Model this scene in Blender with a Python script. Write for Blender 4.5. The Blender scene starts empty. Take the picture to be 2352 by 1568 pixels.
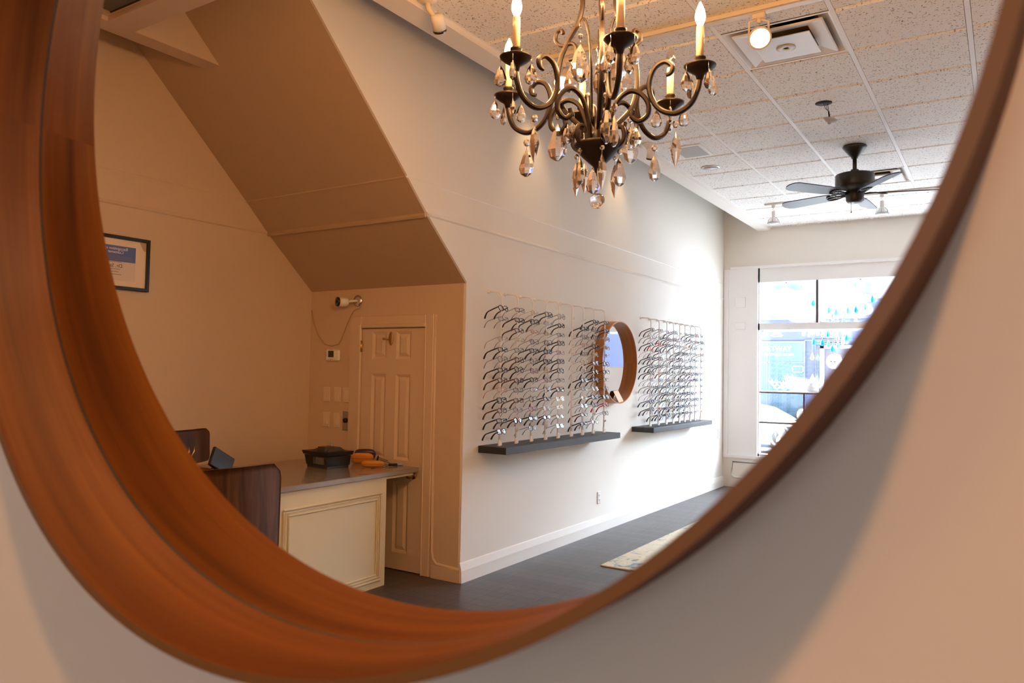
import bpy, math, random
from mathutils import Matrix, Vector
random.seed(7)
C = bpy.context.scene
COL = C.collection
ZF = 1.493            # camera eye height above the floor; coordinates below are relative to it
PI = math.pi
sin, cos = math.sin, math.cos

# ------------------------------------------------------------------ helpers
class MB:
    """collects simple shapes into one mesh"""
    def __init__(s): s.v=[]; s.f=[]; s.mi=[]; s.uv=[]; s.sm=[]; s.m=0
    def add(s, vs, fs, smooth=False, uvs=None):
        o=len(s.v); s.v+= [tuple(p) for p in vs]
        for k,f in enumerate(fs):
            s.f.append([i+o for i in f]); s.mi.append(s.m); s.sm.append(smooth)
            s.uv.append(uvs[k] if uvs else None)
        return s
    def box(s, x0,x1,y0,y1,z0,z1):
        v=[(x,y,z) for x in (x0,x1) for y in (y0,y1) for z in (z0,z1)]
        return s.add(v,[(0,1,3,2),(4,6,7,5),(0,4,5,1),(2,3,7,6),(0,2,6,4),(1,5,7,3)])
    def rbox(s, x0,x1,y0,y1,z0,z1,b=.004):
        """box with chamfered edges"""
        cx,cy,cz=(x0+x1)/2,(y0+y1)/2,(z0+z1)/2; hx,hy,hz=abs(x1-x0)/2,abs(y1-y0)/2,abs(z1-z0)/2
        b=min(b,hx*.95,hy*.95,hz*.95); v=[]; idx={}
        for sx in (-1,1):
            for sy in (-1,1):
                for sz in (-1,1):
                    for ax in range(3):
                        p=[cx+sx*(hx-(0 if ax==0 else b)),cy+sy*(hy-(0 if ax==1 else b)),cz+sz*(hz-(0 if ax==2 else b))]
                        idx[(sx,sy,sz,ax)]=len(v); v.append(p)
        f=[]
        for ax in range(3):
            a,c=[i for i in range(3) if i!=ax]
            for sg in (-1,1):
                q=[]
                for (i,j) in ((-1,-1),(1,-1),(1,1),(-1,1)):
                    k=[0,0,0]; k[ax]=sg; k[a]=i; k[c]=j; q.append(idx[(*k,ax)])
                f.append(q if (sg==1)==(ax!=1) else q[::-1])
        for ax in range(3):
            a,c=[i for i in range(3) if i!=ax]
            for i in (-1,1):
                for j in (-1,1):
                    q=[]
                    for t,axx in ((-1,a),(1,a),(1,c),(-1,c)):
                        k=[0,0,0]; k[ax]=t; k[a]=i; k[c]=j; q.append(idx[(*k,axx)])
                    f.append(q)
        for sx in (-1,1):
            for sy in (-1,1):
                for sz in (-1,1): f.append([idx[(sx,sy,sz,a)] for a in range(3)])
        return s.add(v,f)
    def tube(s, pts, r, n=8, closed=False, caps=True, flat=1.0, up=None, smooth=True):
        P=[Vector(p) for p in pts]; N=len(P); R=r if isinstance(r,(list,tuple)) else [r]*N
        T=[]
        for i in range(N):
            a=P[(i-1)%N] if (closed or i>0) else P[i]; b=P[(i+1)%N] if (closed or i<N-1) else P[i]
            t=(b-a); T.append(t.normalized() if t.length>1e-9 else Vector((0,0,1)))
        ref=Vector(up) if up else (Vector((0,0,1)) if abs(T[0].z)<.9 else Vector((1,0,0)))
        u=(ref-T[0]*ref.dot(T[0])).normalized(); vs=[]
        for i in range(N):
            if up: uu=(ref-T[i]*ref.dot(T[i])); u=uu.normalized() if uu.length>1e-4 else u
            else: u=(u-T[i]*u.dot(T[i])).normalized()
            w=T[i].cross(u)
            for k in range(n):
                a=2*PI*(k+.5)/n
                vs.append(P[i]+(u*cos(a)*flat+w*sin(a))*R[i])
        fs=[]
        for i in range(N if closed else N-1):
            j=(i+1)%N
            for k in range(n):
                l=(k+1)%n; fs.append((i*n+k,i*n+l,j*n+l,j*n+k))
        if caps and not closed: fs+= [tuple(range(n))[::-1], tuple((N-1)*n+k for k in range(n))]
        return s.add(vs,fs,smooth)
    def lathe(s, prof, c=(0,0,0), n=24, axis='z', smooth=True, cap=True):
        vs=[]; fs=[]
        for (r,h) in prof:
            for k in range(n):
                a=2*PI*k/n; x,y=r*cos(a),r*sin(a)
                p={'z':(x,y,h),'x':(h,x,y),'y':(y,h,x)}[axis]
                vs.append((p[0]+c[0],p[1]+c[1],p[2]+c[2]))
        m=len(prof)
        for i in range(m-1):
            for k in range(n):
                l=(k+1)%n; fs.append((i*n+k,i*n+l,(i+1)*n+l,(i+1)*n+k))
        if cap: fs+= [tuple(range(n))[::-1], tuple((m-1)*n+k for k in range(n))]
        return s.add(vs,fs,smooth)
    def prism(s, poly, a0, a1, axis='y'):
        """polygon in the plane across AXIS, pushed from a0 to a1. y: (x,z)  x: (y,z)  z: (x,y)"""
        def P(p,a): return {'y':(p[0],a,p[1]),'x':(a,p[0],p[1]),'z':(p[0],p[1],a)}[axis]
        n=len(poly); vs=[P(p,a0) for p in poly]+[P(p,a1) for p in poly]
        fs=[tuple(range(n))[::-1],tuple(range(n,2*n))]+[(k,(k+1)%n,n+(k+1)%n,n+k) for k in range(n)]
        return s.add(vs,fs)
    def ell(s, c, r, n=16, m=10):
        vs=[(c[0],c[1],c[2]-r[2])]
        for i in range(1,m):
            t=-PI/2+PI*i/m
            for k in range(n):
                a=2*PI*k/n; vs.append((c[0]+r[0]*cos(t)*cos(a),c[1]+r[1]*cos(t)*sin(a),c[2]+r[2]*sin(t)))
        vs.append((c[0],c[1],c[2]+r[2])); fs=[]
        for k in range(n): fs.append((0,1+(k+1)%n,1+k))
        for i in range(m-2):
            for k in range(n): l=(k+1)%n; fs.append((1+i*n+k,1+i*n+l,1+(i+1)*n+l,1+(i+1)*n+k))
        b=1+(m-2)*n
        for k in range(n): fs.append((b+k,b+(k+1)%n,len(vs)-1))
        return s.add(vs,fs,True)
    def xf(s, M, start=0):
        for i in range(start,len(s.v)): s.v[i]=tuple(M@Vector(s.v[i]))
        return s
    def mesh(s, name, mats, loc=(0,0,0)):
        me=bpy.data.meshes.new(name)
        me.from_pydata([(p[0]-loc[0],p[1]-loc[1],p[2]-loc[2]) for p in s.v],[],s.f)
        for m in (mats if isinstance(mats,(list,tuple)) else [mats]): me.materials.append(m)
        me.polygons.foreach_set('material_index',s.mi); me.polygons.foreach_set('use_smooth',s.sm)
        if any(u for u in s.uv):
            L=me.uv_layers.new(name='UVMap'); k=0
            for f,u in zip(s.f,s.uv):
                for j in range(len(f)):
                    if u: L.data[k].uv=u[j]
                    k+=1
        me.validate(); me.update()
        return me
    def build(s, name, mats, parent=None, loc=(0,0,0), base=None):
        """parent given: part, its vertices relative to the parent's base"""
        b=base if base is not None else (parent['_b'] if parent is not None and '_b' in parent else loc)
        o=bpy.data.objects.new(name,s.mesh(name,mats,b)); COL.objects.link(o)
        if parent is not None: o.parent=parent; o['_b']=list(b); o.location=(0,0,0)
        else: o.location=(b[0],b[1],b[2]+ZF); o['_b']=list(b)
        return o

def tag(o,label=None,cat=None,group=None,kind=None):
    if label: o['label']=label
    if cat: o['category']=cat
    if group: o['group']=group
    if kind: o['kind']=kind
    return o
def thing(name,label,cat,loc=(0,0,0),group=None,kind=None):
    o=bpy.data.objects.new(name,None); COL.objects.link(o); o.empty_display_size=.05
    o.location=(loc[0],loc[1],loc[2]+ZF); o['_b']=list(loc)
    return tag(o,label,cat,group,kind)
def struct(name,mb,mat,label=None,cat=None):
    return tag(mb.build(name,mat),label,cat,kind='structure')

# ------------------------------------------------------------------ materials
def mat(name,col,rough=.5,metal=0,trans=0,ior=1.45,spec=.5,emit=None,es=0,coat=0,bump=None,alpha=None):
    m=bpy.data.materials.new(name); m.use_nodes=True; nt=m.node_tree; b=nt.nodes['Principled BSDF']
    b.inputs['Base Color'].default_value=(*col,1); b.inputs['Roughness'].default_value=rough
    b.inputs['Metallic'].default_value=metal; b.inputs['Transmission Weight'].default_value=trans
    b.inputs['IOR'].default_value=ior; b.inputs['Specular IOR Level'].default_value=spec
    b.inputs['Coat Weight'].default_value=coat
    if emit: b.inputs['Emission Color'].default_value=(*emit,1); b.inputs['Emission Strength'].default_value=es
    if bump:
        sc,st=bump; n=nt.nodes.new('ShaderNodeTexNoise'); n.inputs['Scale'].default_value=sc; n.inputs['Detail'].default_value=3
        tc=nt.nodes.new('ShaderNodeTexCoord'); bp=nt.nodes.new('ShaderNodeBump'); bp.inputs['Strength'].default_value=st; bp.inputs['Distance'].default_value=.002
        nt.links.new(tc.outputs['Object'],n.inputs['Vector']); nt.links.new(n.outputs['Fac'],bp.inputs['Height']); nt.links.new(bp.outputs['Normal'],b.inputs['Normal'])
    return m
def ramp(nt,stops):
    r=nt.nodes.new('ShaderNodeValToRGB'); e=r.color_ramp.elements
    while len(e)<len(stops): e.new(.5)
    for k,(p,c) in enumerate(stops): e[k].position=p; e[k].color=(*c,1)
    return r
def tex(m,kind,scale=(1,1,1),coord='Object',**kw):
    nt=m.node_tree; tc=nt.nodes.new('ShaderNodeTexCoord'); mp=nt.nodes.new('ShaderNodeMapping'); mp.inputs['Scale'].default_value=scale
    t=nt.nodes.new('ShaderNodeTex'+kind)
    for k,v in kw.items(): t.inputs[k].default_value=v
    nt.links.new(tc.outputs[coord],mp.inputs['Vector']); nt.links.new(mp.outputs['Vector'],t.inputs['Vector'])
    return t
def wood(name,stops,scale,coord='Object',rough=.4,detail=6,dist=.6,coat=0):
    m=mat(name,(1,1,1),rough,coat=coat); nt=m.node_tree; t=tex(m,'Noise',scale,coord,Scale=1.0,Detail=detail,Roughness=.6,Distortion=dist)
    r=ramp(nt,stops); nt.links.new(t.outputs['Fac'],r.inputs['Fac']); nt.links.new(r.outputs['Color'],nt.nodes['Principled BSDF'].inputs['Base Color'])
    return m
def thin_glass(name,col=(1,1,1),gloss=.08,rough=.02):
    m=bpy.data.materials.new(name); m.use_nodes=True; nt=m.node_tree; nt.nodes.clear()
    o=nt.nodes.new('ShaderNodeOutputMaterial'); a=nt.nodes.new('ShaderNodeBsdfTransparent'); g=nt.nodes.new('ShaderNodeBsdfGlossy'); x=nt.nodes.new('ShaderNodeMixShader')
    a.inputs['Color'].default_value=(*col,1); g.inputs['Roughness'].default_value=rough
    x.inputs[0].default_value=gloss
    nt.links.new(a.outputs[0],x.inputs[1]); nt.links.new(g.outputs[0],x.inputs[2]); nt.links.new(x.outputs[0],o.inputs['Surface'])
    return m

M={}
M['wall']=mat('cream_wall_paint',(.83,.79,.72),.75,bump=(120,.06))
M['alcove']=mat('tan_alcove_paint',(.64,.50,.36),.72,bump=(120,.06))  # the alcove's dim, warm light is put into this wall colour
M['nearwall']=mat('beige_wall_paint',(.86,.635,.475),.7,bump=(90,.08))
M['soffit']=mat('soffit_paint',(.47,.345,.23),.7,bump=(60,.08))  # darker tone carries the soffit's shade and warm lamp light
M['trim']=mat('white_trim_paint',(.86,.83,.78),.4)
M['beam']=mat('beam_paint',(.58,.45,.34),.6)
M['doorpaint']=mat('door_paint',(.67,.535,.395),.38)
M['white']=mat('white_plastic',(.85,.84,.81),.35)
M['winwhite']=mat('window_frame_white',(.93,.93,.93),.4)
M['black']=mat('black_plastic',(.012,.012,.013),.35)
M['blackmetal']=mat('black_fan_metal',(.022,.018,.016),.38,metal=.3)
M['blackshelf']=mat('black_ash_shelf',(.022,.021,.023),.5,bump=(150,.1))
M['shelfedge']=M['blackshelf']
M['bronze']=mat('dark_bronze_iron',(.012,.0052,.003),.45,metal=.25)
M['brass']=mat('aged_brass',(.42,.28,.12),.3,metal=1)
M['chrome']=mat('chrome',(.7,.7,.7),.15,metal=1)
M['steel']=mat('brushed_steel',(.4,.39,.37),.4,metal=.9)
M['crystal']=mat('cut_crystal',(1,.98,.95),.0,trans=1,ior=1.55)
M['candle']=mat('ivory_candle_sleeve',(.86,.72,.50),.45)
M['bulb']=mat('lit_candle_bulb',(1,.9,.7),.2,emit=(1,.72,.38),es=22)
M['bulboff']=thin_glass('unlit_bulb_glass',(.86,.82,.78),.16)
M['acrylic']=mat('clear_acrylic',(1,1,1),.15,trans=.1,ior=1.4,spec=.7)
M['lens']=thin_glass('spectacle_lens',(.93,.94,.95),.035,.15)
M['pane']=thin_glass('window_glass',(.97,.985,1),.05)
M['mirror']=mat('mirror_silver',(.9,.92,.92),.015,metal=1)
M['deskbody']=mat('desk_cream_paint',(.74,.67,.48),.4)
M['desktop']=mat('desk_grey_top',(.27,.235,.21),.2,coat=.3)
M['leather']=mat('black_leather',(.02,.018,.017),.45)
M['dark']=mat('dark_void',(.02,.02,.02),.9)
M['lamp']=mat('lit_lamp_lens',(1,.9,.75),.3,emit=(1,.82,.58),es=14)
M['headbeige']=mat('cream_lamp_housing',(.78,.70,.58),.4)
M['paperwhite']=mat('white_paper',(.9,.9,.9),.7)
def paper(name,col):
    m=mat(name,col,.7); nt=m.node_tree; o=nt.nodes['Material Output']; t=nt.nodes.new('ShaderNodeBsdfTranslucent'); x=nt.nodes.new('ShaderNodeMixShader')
    t.inputs['Color'].default_value=(*col,1); x.inputs[0].default_value=.45
    nt.links.new(nt.nodes['Principled BSDF'].outputs[0],x.inputs[1]); nt.links.new(t.outputs[0],x.inputs[2]); nt.links.new(x.outputs[0],o.inputs['Surface']); return m
M['tissue']=paper('translucent_white_paper',(.88,.88,.88))
M['rainblue']=paper('blue_folded_paper',(.05,.50,.80))
M['rainlight']=paper('pale_blue_folded_paper',(.40,.80,.90))
M['mat']=mat('picture_mount',(.82,.72,.62),.6)
M['certblue']=mat('certificate_blue',(.10,.16,.46),.6)
M['ink']=mat('grey_ink',(.10,.085,.08),.7)
M['orange']=mat('orange_case_leatherette',(.62,.235,.03),.38)
M['purple']=mat('purple_case_leatherette',(.035,.022,.10),.25,coat=.4)
M['gloss']=mat('gloss_black_casing',(.012,.014,.016),.16,coat=.4)
M['penblue']=mat('blue_pen_cap',(.32,.42,.68),.4)
M['gold']=mat('gold_metal',(.75,.5,.2),.25,metal=1)
M['tag']=mat('kraft_card',(.82,.62,.42),.7)
M['grille']=mat('grey_grille',(.42,.41,.39),.6)
M['vent']=mat('white_vent_enamel',(.8,.77,.73),.4)
M['ventside']=mat('galvanised_duct',(.30,.26,.18),.4,metal=.6)

# ceiling tile: warm white with pinholes and worm marks
m=mat('fissured_ceiling_tile',(1,1,1),.9); nt=m.node_tree
n1=tex(m,'Noise',(1,1,1),Scale=85.0,Detail=2.0,Roughness=.55); r1=ramp(nt,[(.34,(.30,.24,.19)),(.385,(.93,.915,.89))])
n2=tex(m,'Voronoi',(1,1.6,1),Scale=70.0); r2=ramp(nt,[(.10,(.32,.25,.19)),(.17,(1,1,1))])
mx=nt.nodes.new('ShaderNodeMix'); mx.data_type='RGBA'; mx.blend_type='MULTIPLY'; mx.inputs[0].default_value=.55
nt.links.new(n1.outputs['Fac'],r1.inputs['Fac']); nt.links.new(n2.outputs['Distance'],r2.inputs['Fac'])
nt.links.new(r1.outputs['Color'],mx.inputs[6]); nt.links.new(r2.outputs['Color'],mx.inputs[7]); nt.links.new(mx.outputs[2],nt.nodes['Principled BSDF'].inputs['Base Color'])
M['tile']=m
M['tee']=mat('ceiling_tee_white',(.93,.91,.89),.5)

# plank floor: boards run across the room (along y)
m=mat('dark_plank_floor',(1,1,1),.42); nt=m.node_tree
br=nt.nodes.new('ShaderNodeTexBrick'); tc=nt.nodes.new('ShaderNodeTexCoord'); mp=nt.nodes.new('ShaderNodeMapping')
mp.inputs['Rotation'].default_value=(0,0,PI/2)
nt.links.new(tc.outputs['Object'],mp.inputs['Vector']); nt.links.new(mp.outputs['Vector'],br.inputs['Vector'])
br.inputs['Scale'].default_value=1.0; br.inputs['Brick Width'].default_value=1.9; br.inputs['Row Height'].default_value=.105
br.inputs['Mortar Size'].default_value=.0022; br.inputs['Mortar Smooth'].default_value=.3; br.offset=.37; br.offset_frequency=2
br.inputs['Color1'].default_value=(.062,.052,.052,1); br.inputs['Color2'].default_value=(.085,.072,.070,1); br.inputs['Mortar'].default_value=(.012,.01,.01,1)
nz=tex(m,'Noise',(6,60,1),Scale=1.0,Detail=5.0); rz=ramp(nt,[(.3,(.75,.75,.75)),(.7,(1.15,1.12,1.1))])
mx=nt.nodes.new('ShaderNodeMix'); mx.data_type='RGBA'; mx.blend_type='MULTIPLY'; mx.inputs[0].default_value=1
nt.links.new(nz.outputs['Fac'],rz.inputs['Fac']); nt.links.new(br.outputs['Color'],mx.inputs[6]); nt.links.new(rz.outputs['Color'],mx.inputs[7])
nt.links.new(mx.outputs[2],nt.nodes['Principled BSDF'].inputs['Base Color'])
M['floor']=m
M['rimwood']=wood('bent_walnut_rim',[(.25,(.052,.0125,.0014)),(.45,(.115,.030,.0034)),(.6,(.16,.046,.0055)),(.8,(.22,.07,.0095))],(1.1,34,1),'UV',.5,4,.35)
M['rimwood2']=wood('bent_walnut_second_veneer',[(.25,(.034,.010,.002)),(.6,(.066,.020,.004)),(.85,(.10,.032,.008))],(1.1,34,1),'UV',.5,4,.35)
for _k in ('rimwood','rimwood2'): M[_k].node_tree.nodes['Principled BSDF'].inputs['Specular IOR Level'].default_value=.06
M['rimedge']=mat('rim_edge_wood',(.21,.075,.011),.5)
M['seam']=mat('rim_groove',(.03,.012,.004),.8)
M['rim2']=wood('oak_rim',[(.3,(.34,.125,.03)),(.7,(.50,.20,.055))],(1.1,34,1),'UV',.45,4,.35)
M['chairwood']=wood('rosewood_ply',[(.3,(.022,.007,.003)),(.55,(.058,.022,.008)),(.75,(.095,.04,.014))],(26,26,1.6),'Object',.5,5,.8)
M['chairwood'].node_tree.nodes['Principled BSDF'].inputs['Specular IOR Level'].default_value=.18
m=mat('rug_pile',(1,1,1),.95,bump=(300,.4)); nt=m.node_tree
a=tex(m,'Noise',(1,1,1),Scale=5.5,Detail=6.0,Roughness=.65,Distortion=1.4); ra=ramp(nt,[(.30,(.10,.19,.26)),(.40,(.34,.40,.38)),(.47,(.62,.53,.38)),(.58,(.66,.57,.42)),(.66,(.56,.37,.10)),(.75,(.25,.22,.2))])
nt.links.new(a.outputs['Fac'],ra.inputs['Fac']); nt.links.new(ra.outputs['Color'],nt.nodes['Principled BSDF'].inputs['Base Color']); M['rug']=m
# street
M['facadeblue']=mat('facade_blue_paint',(.026,.033,.082),.6)
M['facadetrim']=mat('facade_light_blue',(.045,.055,.112),.6)
M['facadewhite']=mat('facade_white_render',(.62,.63,.66),.7)
m=mat('shopfront_glass',(1,1,1),.15); nt=m.node_tree; t=tex(m,'Noise',(1,5,.5),Scale=1.6,Detail=3.0); r=ramp(nt,[(.3,(.026,.05,.064)),(.5,(.042,.07,.098)),(.7,(.058,.085,.12))])
nt.links.new(t.outputs['Fac'],r.inputs['Fac']); nt.links.new(r.outputs['Color'],nt.nodes['Principled BSDF'].inputs['Base Color']); M['shopglass']=m
M['dkdoor']=mat('shop_door_dark',(.025,.022,.038),.5)
M['letter']=mat('white_lettering',(.9,.9,.9),.6)
M['lettergold']=mat('pale_gold_lettering',(.85,.78,.6),.6)
M['street']=mat('pale_paving',(.68,.68,.67),.9)
M['carpaint']=mat('white_car_paint',(.8,.8,.82),.25,coat=.5)
M['carglass']=mat('car_glass',(.10,.14,.22),.1)
M['tyre']=mat('tyre',(.03,.03,.03),.8)

# ------------------------------------------------------------------ frame of the room (x towards the shop window, y left, z up)
Fl=-1.493; CE=1.97; YA=3.26; YC=4.83; XD=4.44; XW=10.4; YR=-2.3; TOP=2.75; XB=.362; WN=.345
PROF=[(4.44,.63),(3.97,1.047),(3.76,1.255),(2.93,2.045),(2.19,TOP)]

struct('floor',MB().box(-9.9,10.95,YR-.1,YC+.1,Fl-.06,Fl),M['floor'],'dark grey painted plank floor of the shop','floor')

# long wall with the eyewear racks, slanted where the stair soffit meets it
poly=[(4.4405,Fl),(XW+.5,Fl),(XW+.5,TOP),(2.20,TOP)]+[(p[0]+.012,p[1]+.012) for p in PROF[3::-1]]
struct('wall_left',MB().prism(poly,YA,YA+.1),M['wall'],'long cream wall carrying the eyewear racks','wall')
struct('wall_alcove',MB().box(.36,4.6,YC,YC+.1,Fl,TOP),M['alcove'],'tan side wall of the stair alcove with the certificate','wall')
# wall with the small door
DY0,DY1,DZ=3.615,4.249,.318
b=MB(); 
b.box(XD,XD+.1,YA+.02,DY0,Fl,.9); b.box(XD,XD+.1,DY1,YC,Fl,.9); b.box(XD,XD+.1,DY0,DY1,DZ,.9)
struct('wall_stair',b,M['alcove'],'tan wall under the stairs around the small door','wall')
# sloping underside of the stairs
pr=PROF+[(2.19,TOP+.1),(4.6,TOP+.1),(4.6,.63)]
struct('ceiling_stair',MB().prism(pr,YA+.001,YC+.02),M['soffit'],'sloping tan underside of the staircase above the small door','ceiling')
struct('wall_right',MB().box(.36,XW+.5,YR-.1,YR,Fl,TOP),M['wall'],'cream wall opposite the racks','wall')
struct('ceiling_upper',MB().box(.30,XW+.5,YR-.1,YC+.1,TOP,TOP+.1),M['wall'],'upper ceiling slab above the tile grid','ceiling')

# suspended ceiling: tegular tiles on a tee grid, two cells left out for the air diffusers
xs=[4.34+.6*k for k in range(-7,11)]; xs=[x for x in xs if x>.36]
ys=[2.634-.617*k for k in range(0,9)]
b=MB(); holes=((4.34,.782),(7.94,.782))
xe=[.37]+xs+[XW]
for i in range(len(xe)-1):
    for j in range(len(ys)-1):
        x0,x1,y1,y0=xe[i],xe[i+1],ys[j],ys[j+1]
        if any(abs(x0-h[0])<.05 and abs(y0-h[1])<.05 for h in holes): continue
        if x1<2.5 and y1>2.3: pass
        gx=.020; gy=.016
        b.box(x0+gx,x1-gx,max(y0+gy,YR),y1-gy,CE,CE+.032)
struct('ceiling',b,M['tile'],'speckled square acoustic ceiling tiles over the shop','ceiling')
b=MB()
for y in ys: b.box(.37,XW,y-.0135,y+.0135,CE+.001,CE+.030)
for x in xs:
    b.box(x-.021,x+.021,YR,2.634,CE+.026,CE+.032)
struct('trim_1',b,M['tee'],'white tee grid holding the ceiling tiles','trim')
b=MB()
for x0,x1,y0,y1 in ((.37,4.34,YR,2.634),(4.94,7.94,YR,2.634),(8.54,XW,YR,2.634),(4.34,4.94,YR,.782),(4.34,4.94,1.40,2.634),(7.94,8.54,YR,.782),(7.94,8.54,1.40,2.634)):
    b.box(x0,x1,y0,y1,CE+.033,CE+.05)
struct('ceiling_back',b,M['tee'],'white backing behind the tile grid','ceiling')
# boxed beam along the edge of the tiles
struct('trim_2',MB().box(2.33,XW,2.634,2.79,1.935,2.12),M['trim'],'boxed beam along the edge of the tiled ceiling','beam')
struct('trim_3',MB().box(.37,3.09,4.228,4.36,1.925,TOP),M['beam'],'short beam running into the stair soffit','beam')
struct('trim_4',MB().box(2.33,2.49,2.79,4.2279,1.925,TOP),M['beam'],'cross beam at the head of the alcove','beam')
struct('ceiling_left',MB().box(.37,2.3299,2.65,4.2279,1.95,2.05),M['beam'],'plain lowered ceiling panel at the head of the alcove','ceiling')

# picture rails, on the long wall, across the soffit and along the alcove wall
def rail(name,z,h,dp,xm,label):
    b=MB()
    def prof(y,s):   # long runs
        return [(y,z),(y-dp*s,z+.008),(y-dp*.8*s,z+h*.6),(y-dp*.3*s,z+h),(y,z+h)]
    struct(name+'0',MB().prism(prof(YA,1),xm,XW,'x'),M['trim'],label+' along the rack wall','picture rail')
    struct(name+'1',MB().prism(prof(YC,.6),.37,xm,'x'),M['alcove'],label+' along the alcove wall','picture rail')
    n=Vector((-.69,0,-.72)); p=Vector((xm,0,z)); t=Vector((-.72,0,.69))
    q=[p-n*.004,p+n*dp,p+n*dp*.8+t*h*.6,p+t*h]
    b.prism([(v.x,v.z) for v in q],YA,YC,'y')
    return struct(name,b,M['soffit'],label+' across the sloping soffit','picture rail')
rail('trim_5',1.03,.028,.016,3.985,'lower picture rail')
rail('trim_6',1.245,.012,.006,3.77,'thin upper moulding')
# baseboards
def base(name,x0,x1,label):
    b=MB(); b.prism([(YA,Fl),(YA-.022,Fl),(YA-.020,Fl+.085),(YA-.008,Fl+.135),(YA,Fl+.14)],x0,x1,'x')
    return struct(name,b,M['trim'],label,'baseboard')
base('baseboard_left',4.43,XW,'white baseboard along the long rack wall')
b=MB(); b.box(XD-.016,XD,YA+.001,3.512,Fl,-1.405)
# raised vertical panel edge beside the door
b.tube([(XD,3.525,.41),(XD,3.523,-.5),(XD,3.517,-1.30),(XD,3.505,-1.36),(XD,3.47,-1.392),(XD,3.275,-1.403)],.012,8)
struct('baseboard_stair',b,M['doorpaint'],'low base and rounded panel edge beside the small door','baseboard')

# front wall: header, window section, entrance section
b=MB()
b.box(XW,XW+.1,YR,YA,1.44,TOP); b.box(XW,XW+.1,YR,YA,Fl,-1.075)
b.box(XW,XW+.1,YR,-1.9,-1.075,1.44)
struct('wall_front',b,M['wall'],'cream street wall with header over the shop window','wall')
# sill panel moulding, casing
b=MB()
b.box(XW-.03,XW,YR,3.24,-1.10,-1.06)
b.tube([(XW-.002,3.12,-1.15),(XW-.002,1.2,-1.15),(XW-.002,1.2,-1.36),(XW-.002,3.10,-1.36),(XW-.002,3.14,-1.33)],.012,6,closed=True)
b.box(XW-.02,XW,3.19,3.25,-1.08,1.44)
b.box(XW-.035,XW,YR,3.16,1.44,1.47)
struct('trim_7',b,M['winwhite'],'white casing and sill of the street window','trim')
w=thing('window_1','wide white framed shop window onto the street','window',(XW+.2,1.0,-1.07),kind='structure')
b=MB(); x0,x1=XW+.02,XW+.10
b.box(x0,x1,2.78,2.93,-1.075,1.44); b.box(XW,x1,2.885,YA,-1.075,1.44); b.box(x0,x1,-1.9,2.885,1.25,1.44); b.box(x0,x1,-1.9,2.885,.615,.70)
b.box(x0,x1,-1.9,2.885,-1.075,-1.03); b.box(x0,x1,-1.9,1.80,-1.075,.10)
b.box(XW-.01,x0,2.80,2.884,-1.075,1.44)
b.build('frame',M['winwhite'],w)
b=MB(); b.box(x0+.02,x1-.02,2.035,2.075,.70,1.25); b.build('mullion',M['winwhite'],w)
b=MB(); b.box(x0+.005,x0+.02,2.047,2.062,.70,1.25); tag(b.build('seal',M['black'],w),'dark seal strip on the mullion')
b=MB(); b.box(XW+.30,XW+.306,-1.9,2.885,-1.075,1.44); b.build('pane',M['pane'],w)
b=MB(); b.box(XW+.1,XW+.36,2.885,2.93,-1.075,1.46); b.box(XW+.1,XW+.36,-1.95,-1.9,-1.075,1.46); b.box(XW+.1,XW+.36,-1.95,2.93,1.44,1.48); b.box(XW+.1,XW+.36,-1.95,2.93,-1.10,-1.075)
b.build('reveal',M['winwhite'],w)
b=MB(); b.rbox(XW-.02,XW+.02,2.96,3.10,.92,1.06,.008); b.rbox(XW-.02,XW+.02,2.96,3.10,.62,.72,.008)
b.build('bracket',M['winwhite'],w)
# end of the room behind the long wall start
# ------------------------------------------------------------------ the wall with the round opening and the near half of the room
def ring_r(co,th):
    r=.388+co[0]
    for k in range(1,5): r+=co[2*k-1]*cos(k*th)+co[2*k]*sin(k*th)
    return r
R_NEAR=[-0.00857,-0.01111,-0.00483,-0.00542,0.00207,-0.00282,0.00115,-0.00209,0.00319]
R_SEAM=[0.00112,-0.00047,-0.00344,-0.00107,-0.00118,-0.00091,-0.00036,-0.00069,-0.00001]
R_FAR=[0.01757,-0.00032,0.02571,-0.00134,0.01238,-0.00281,0.00242,0.0001,-0.00033]
YM,ZM=.378,.221
NT=192; TH=[2*PI*k/NT for k in range(NT)]
def ring_at(x,th):
    if x<=.362: t=(x-.283)/(.362-.283); a,c=R_NEAR,R_SEAM
    else: t=(x-.362)/(.421-.362); a,c=R_SEAM,R_FAR
    return ring_r(a,th)*(1-t)+ring_r(c,th)*t
# near wall: plate with hole
def holed(x,flip,box):
    ya,yb,za,zb=box; vs=[]; fs=[]
    for th in TH:
        r=ring_at(.352,th)+.0045; vs.append((x,YM+r*cos(th),ZM+r*sin(th)))
    for th in TH:
        dy,dz=cos(th),sin(th); k=min([((yb if dy>0 else ya)-YM)/dy if abs(dy)>1e-6 else 1e9, ((zb if dz>0 else za)-ZM)/dz if abs(dz)>1e-6 else 1e9])
        vs.append((x,YM+k*dy,ZM+k*dz))
    # corners go in as extra triangles
    cs=[(yb,zb),(ya,zb),(ya,za),(yb,za)]; ci=[]
    for c in cs: ci.append(len(vs)); vs.append((x,*c))
    angs=[math.atan2(c[1]-ZM,c[0]-YM)%(2*PI) for c in cs]
    for k in range(NT):
        l=(k+1)%NT; q=(k,l,NT+l,NT+k); fs.append(q[::-1] if flip else q)
        a0,a1=TH[k],TH[k]+2*PI/NT
        for c,a in zip(ci,angs):
            if a0<a<a1: fs.append((NT+l,c,NT+k))
    return vs,fs
BX=(YR,YC,Fl,TOP)
b=MB(); v,f=holed(WN,False,BX); b.add(v,f); v2,f2=holed(XB-.004,True,BX); o=len(b.v); b.add(v2,f2)
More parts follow.
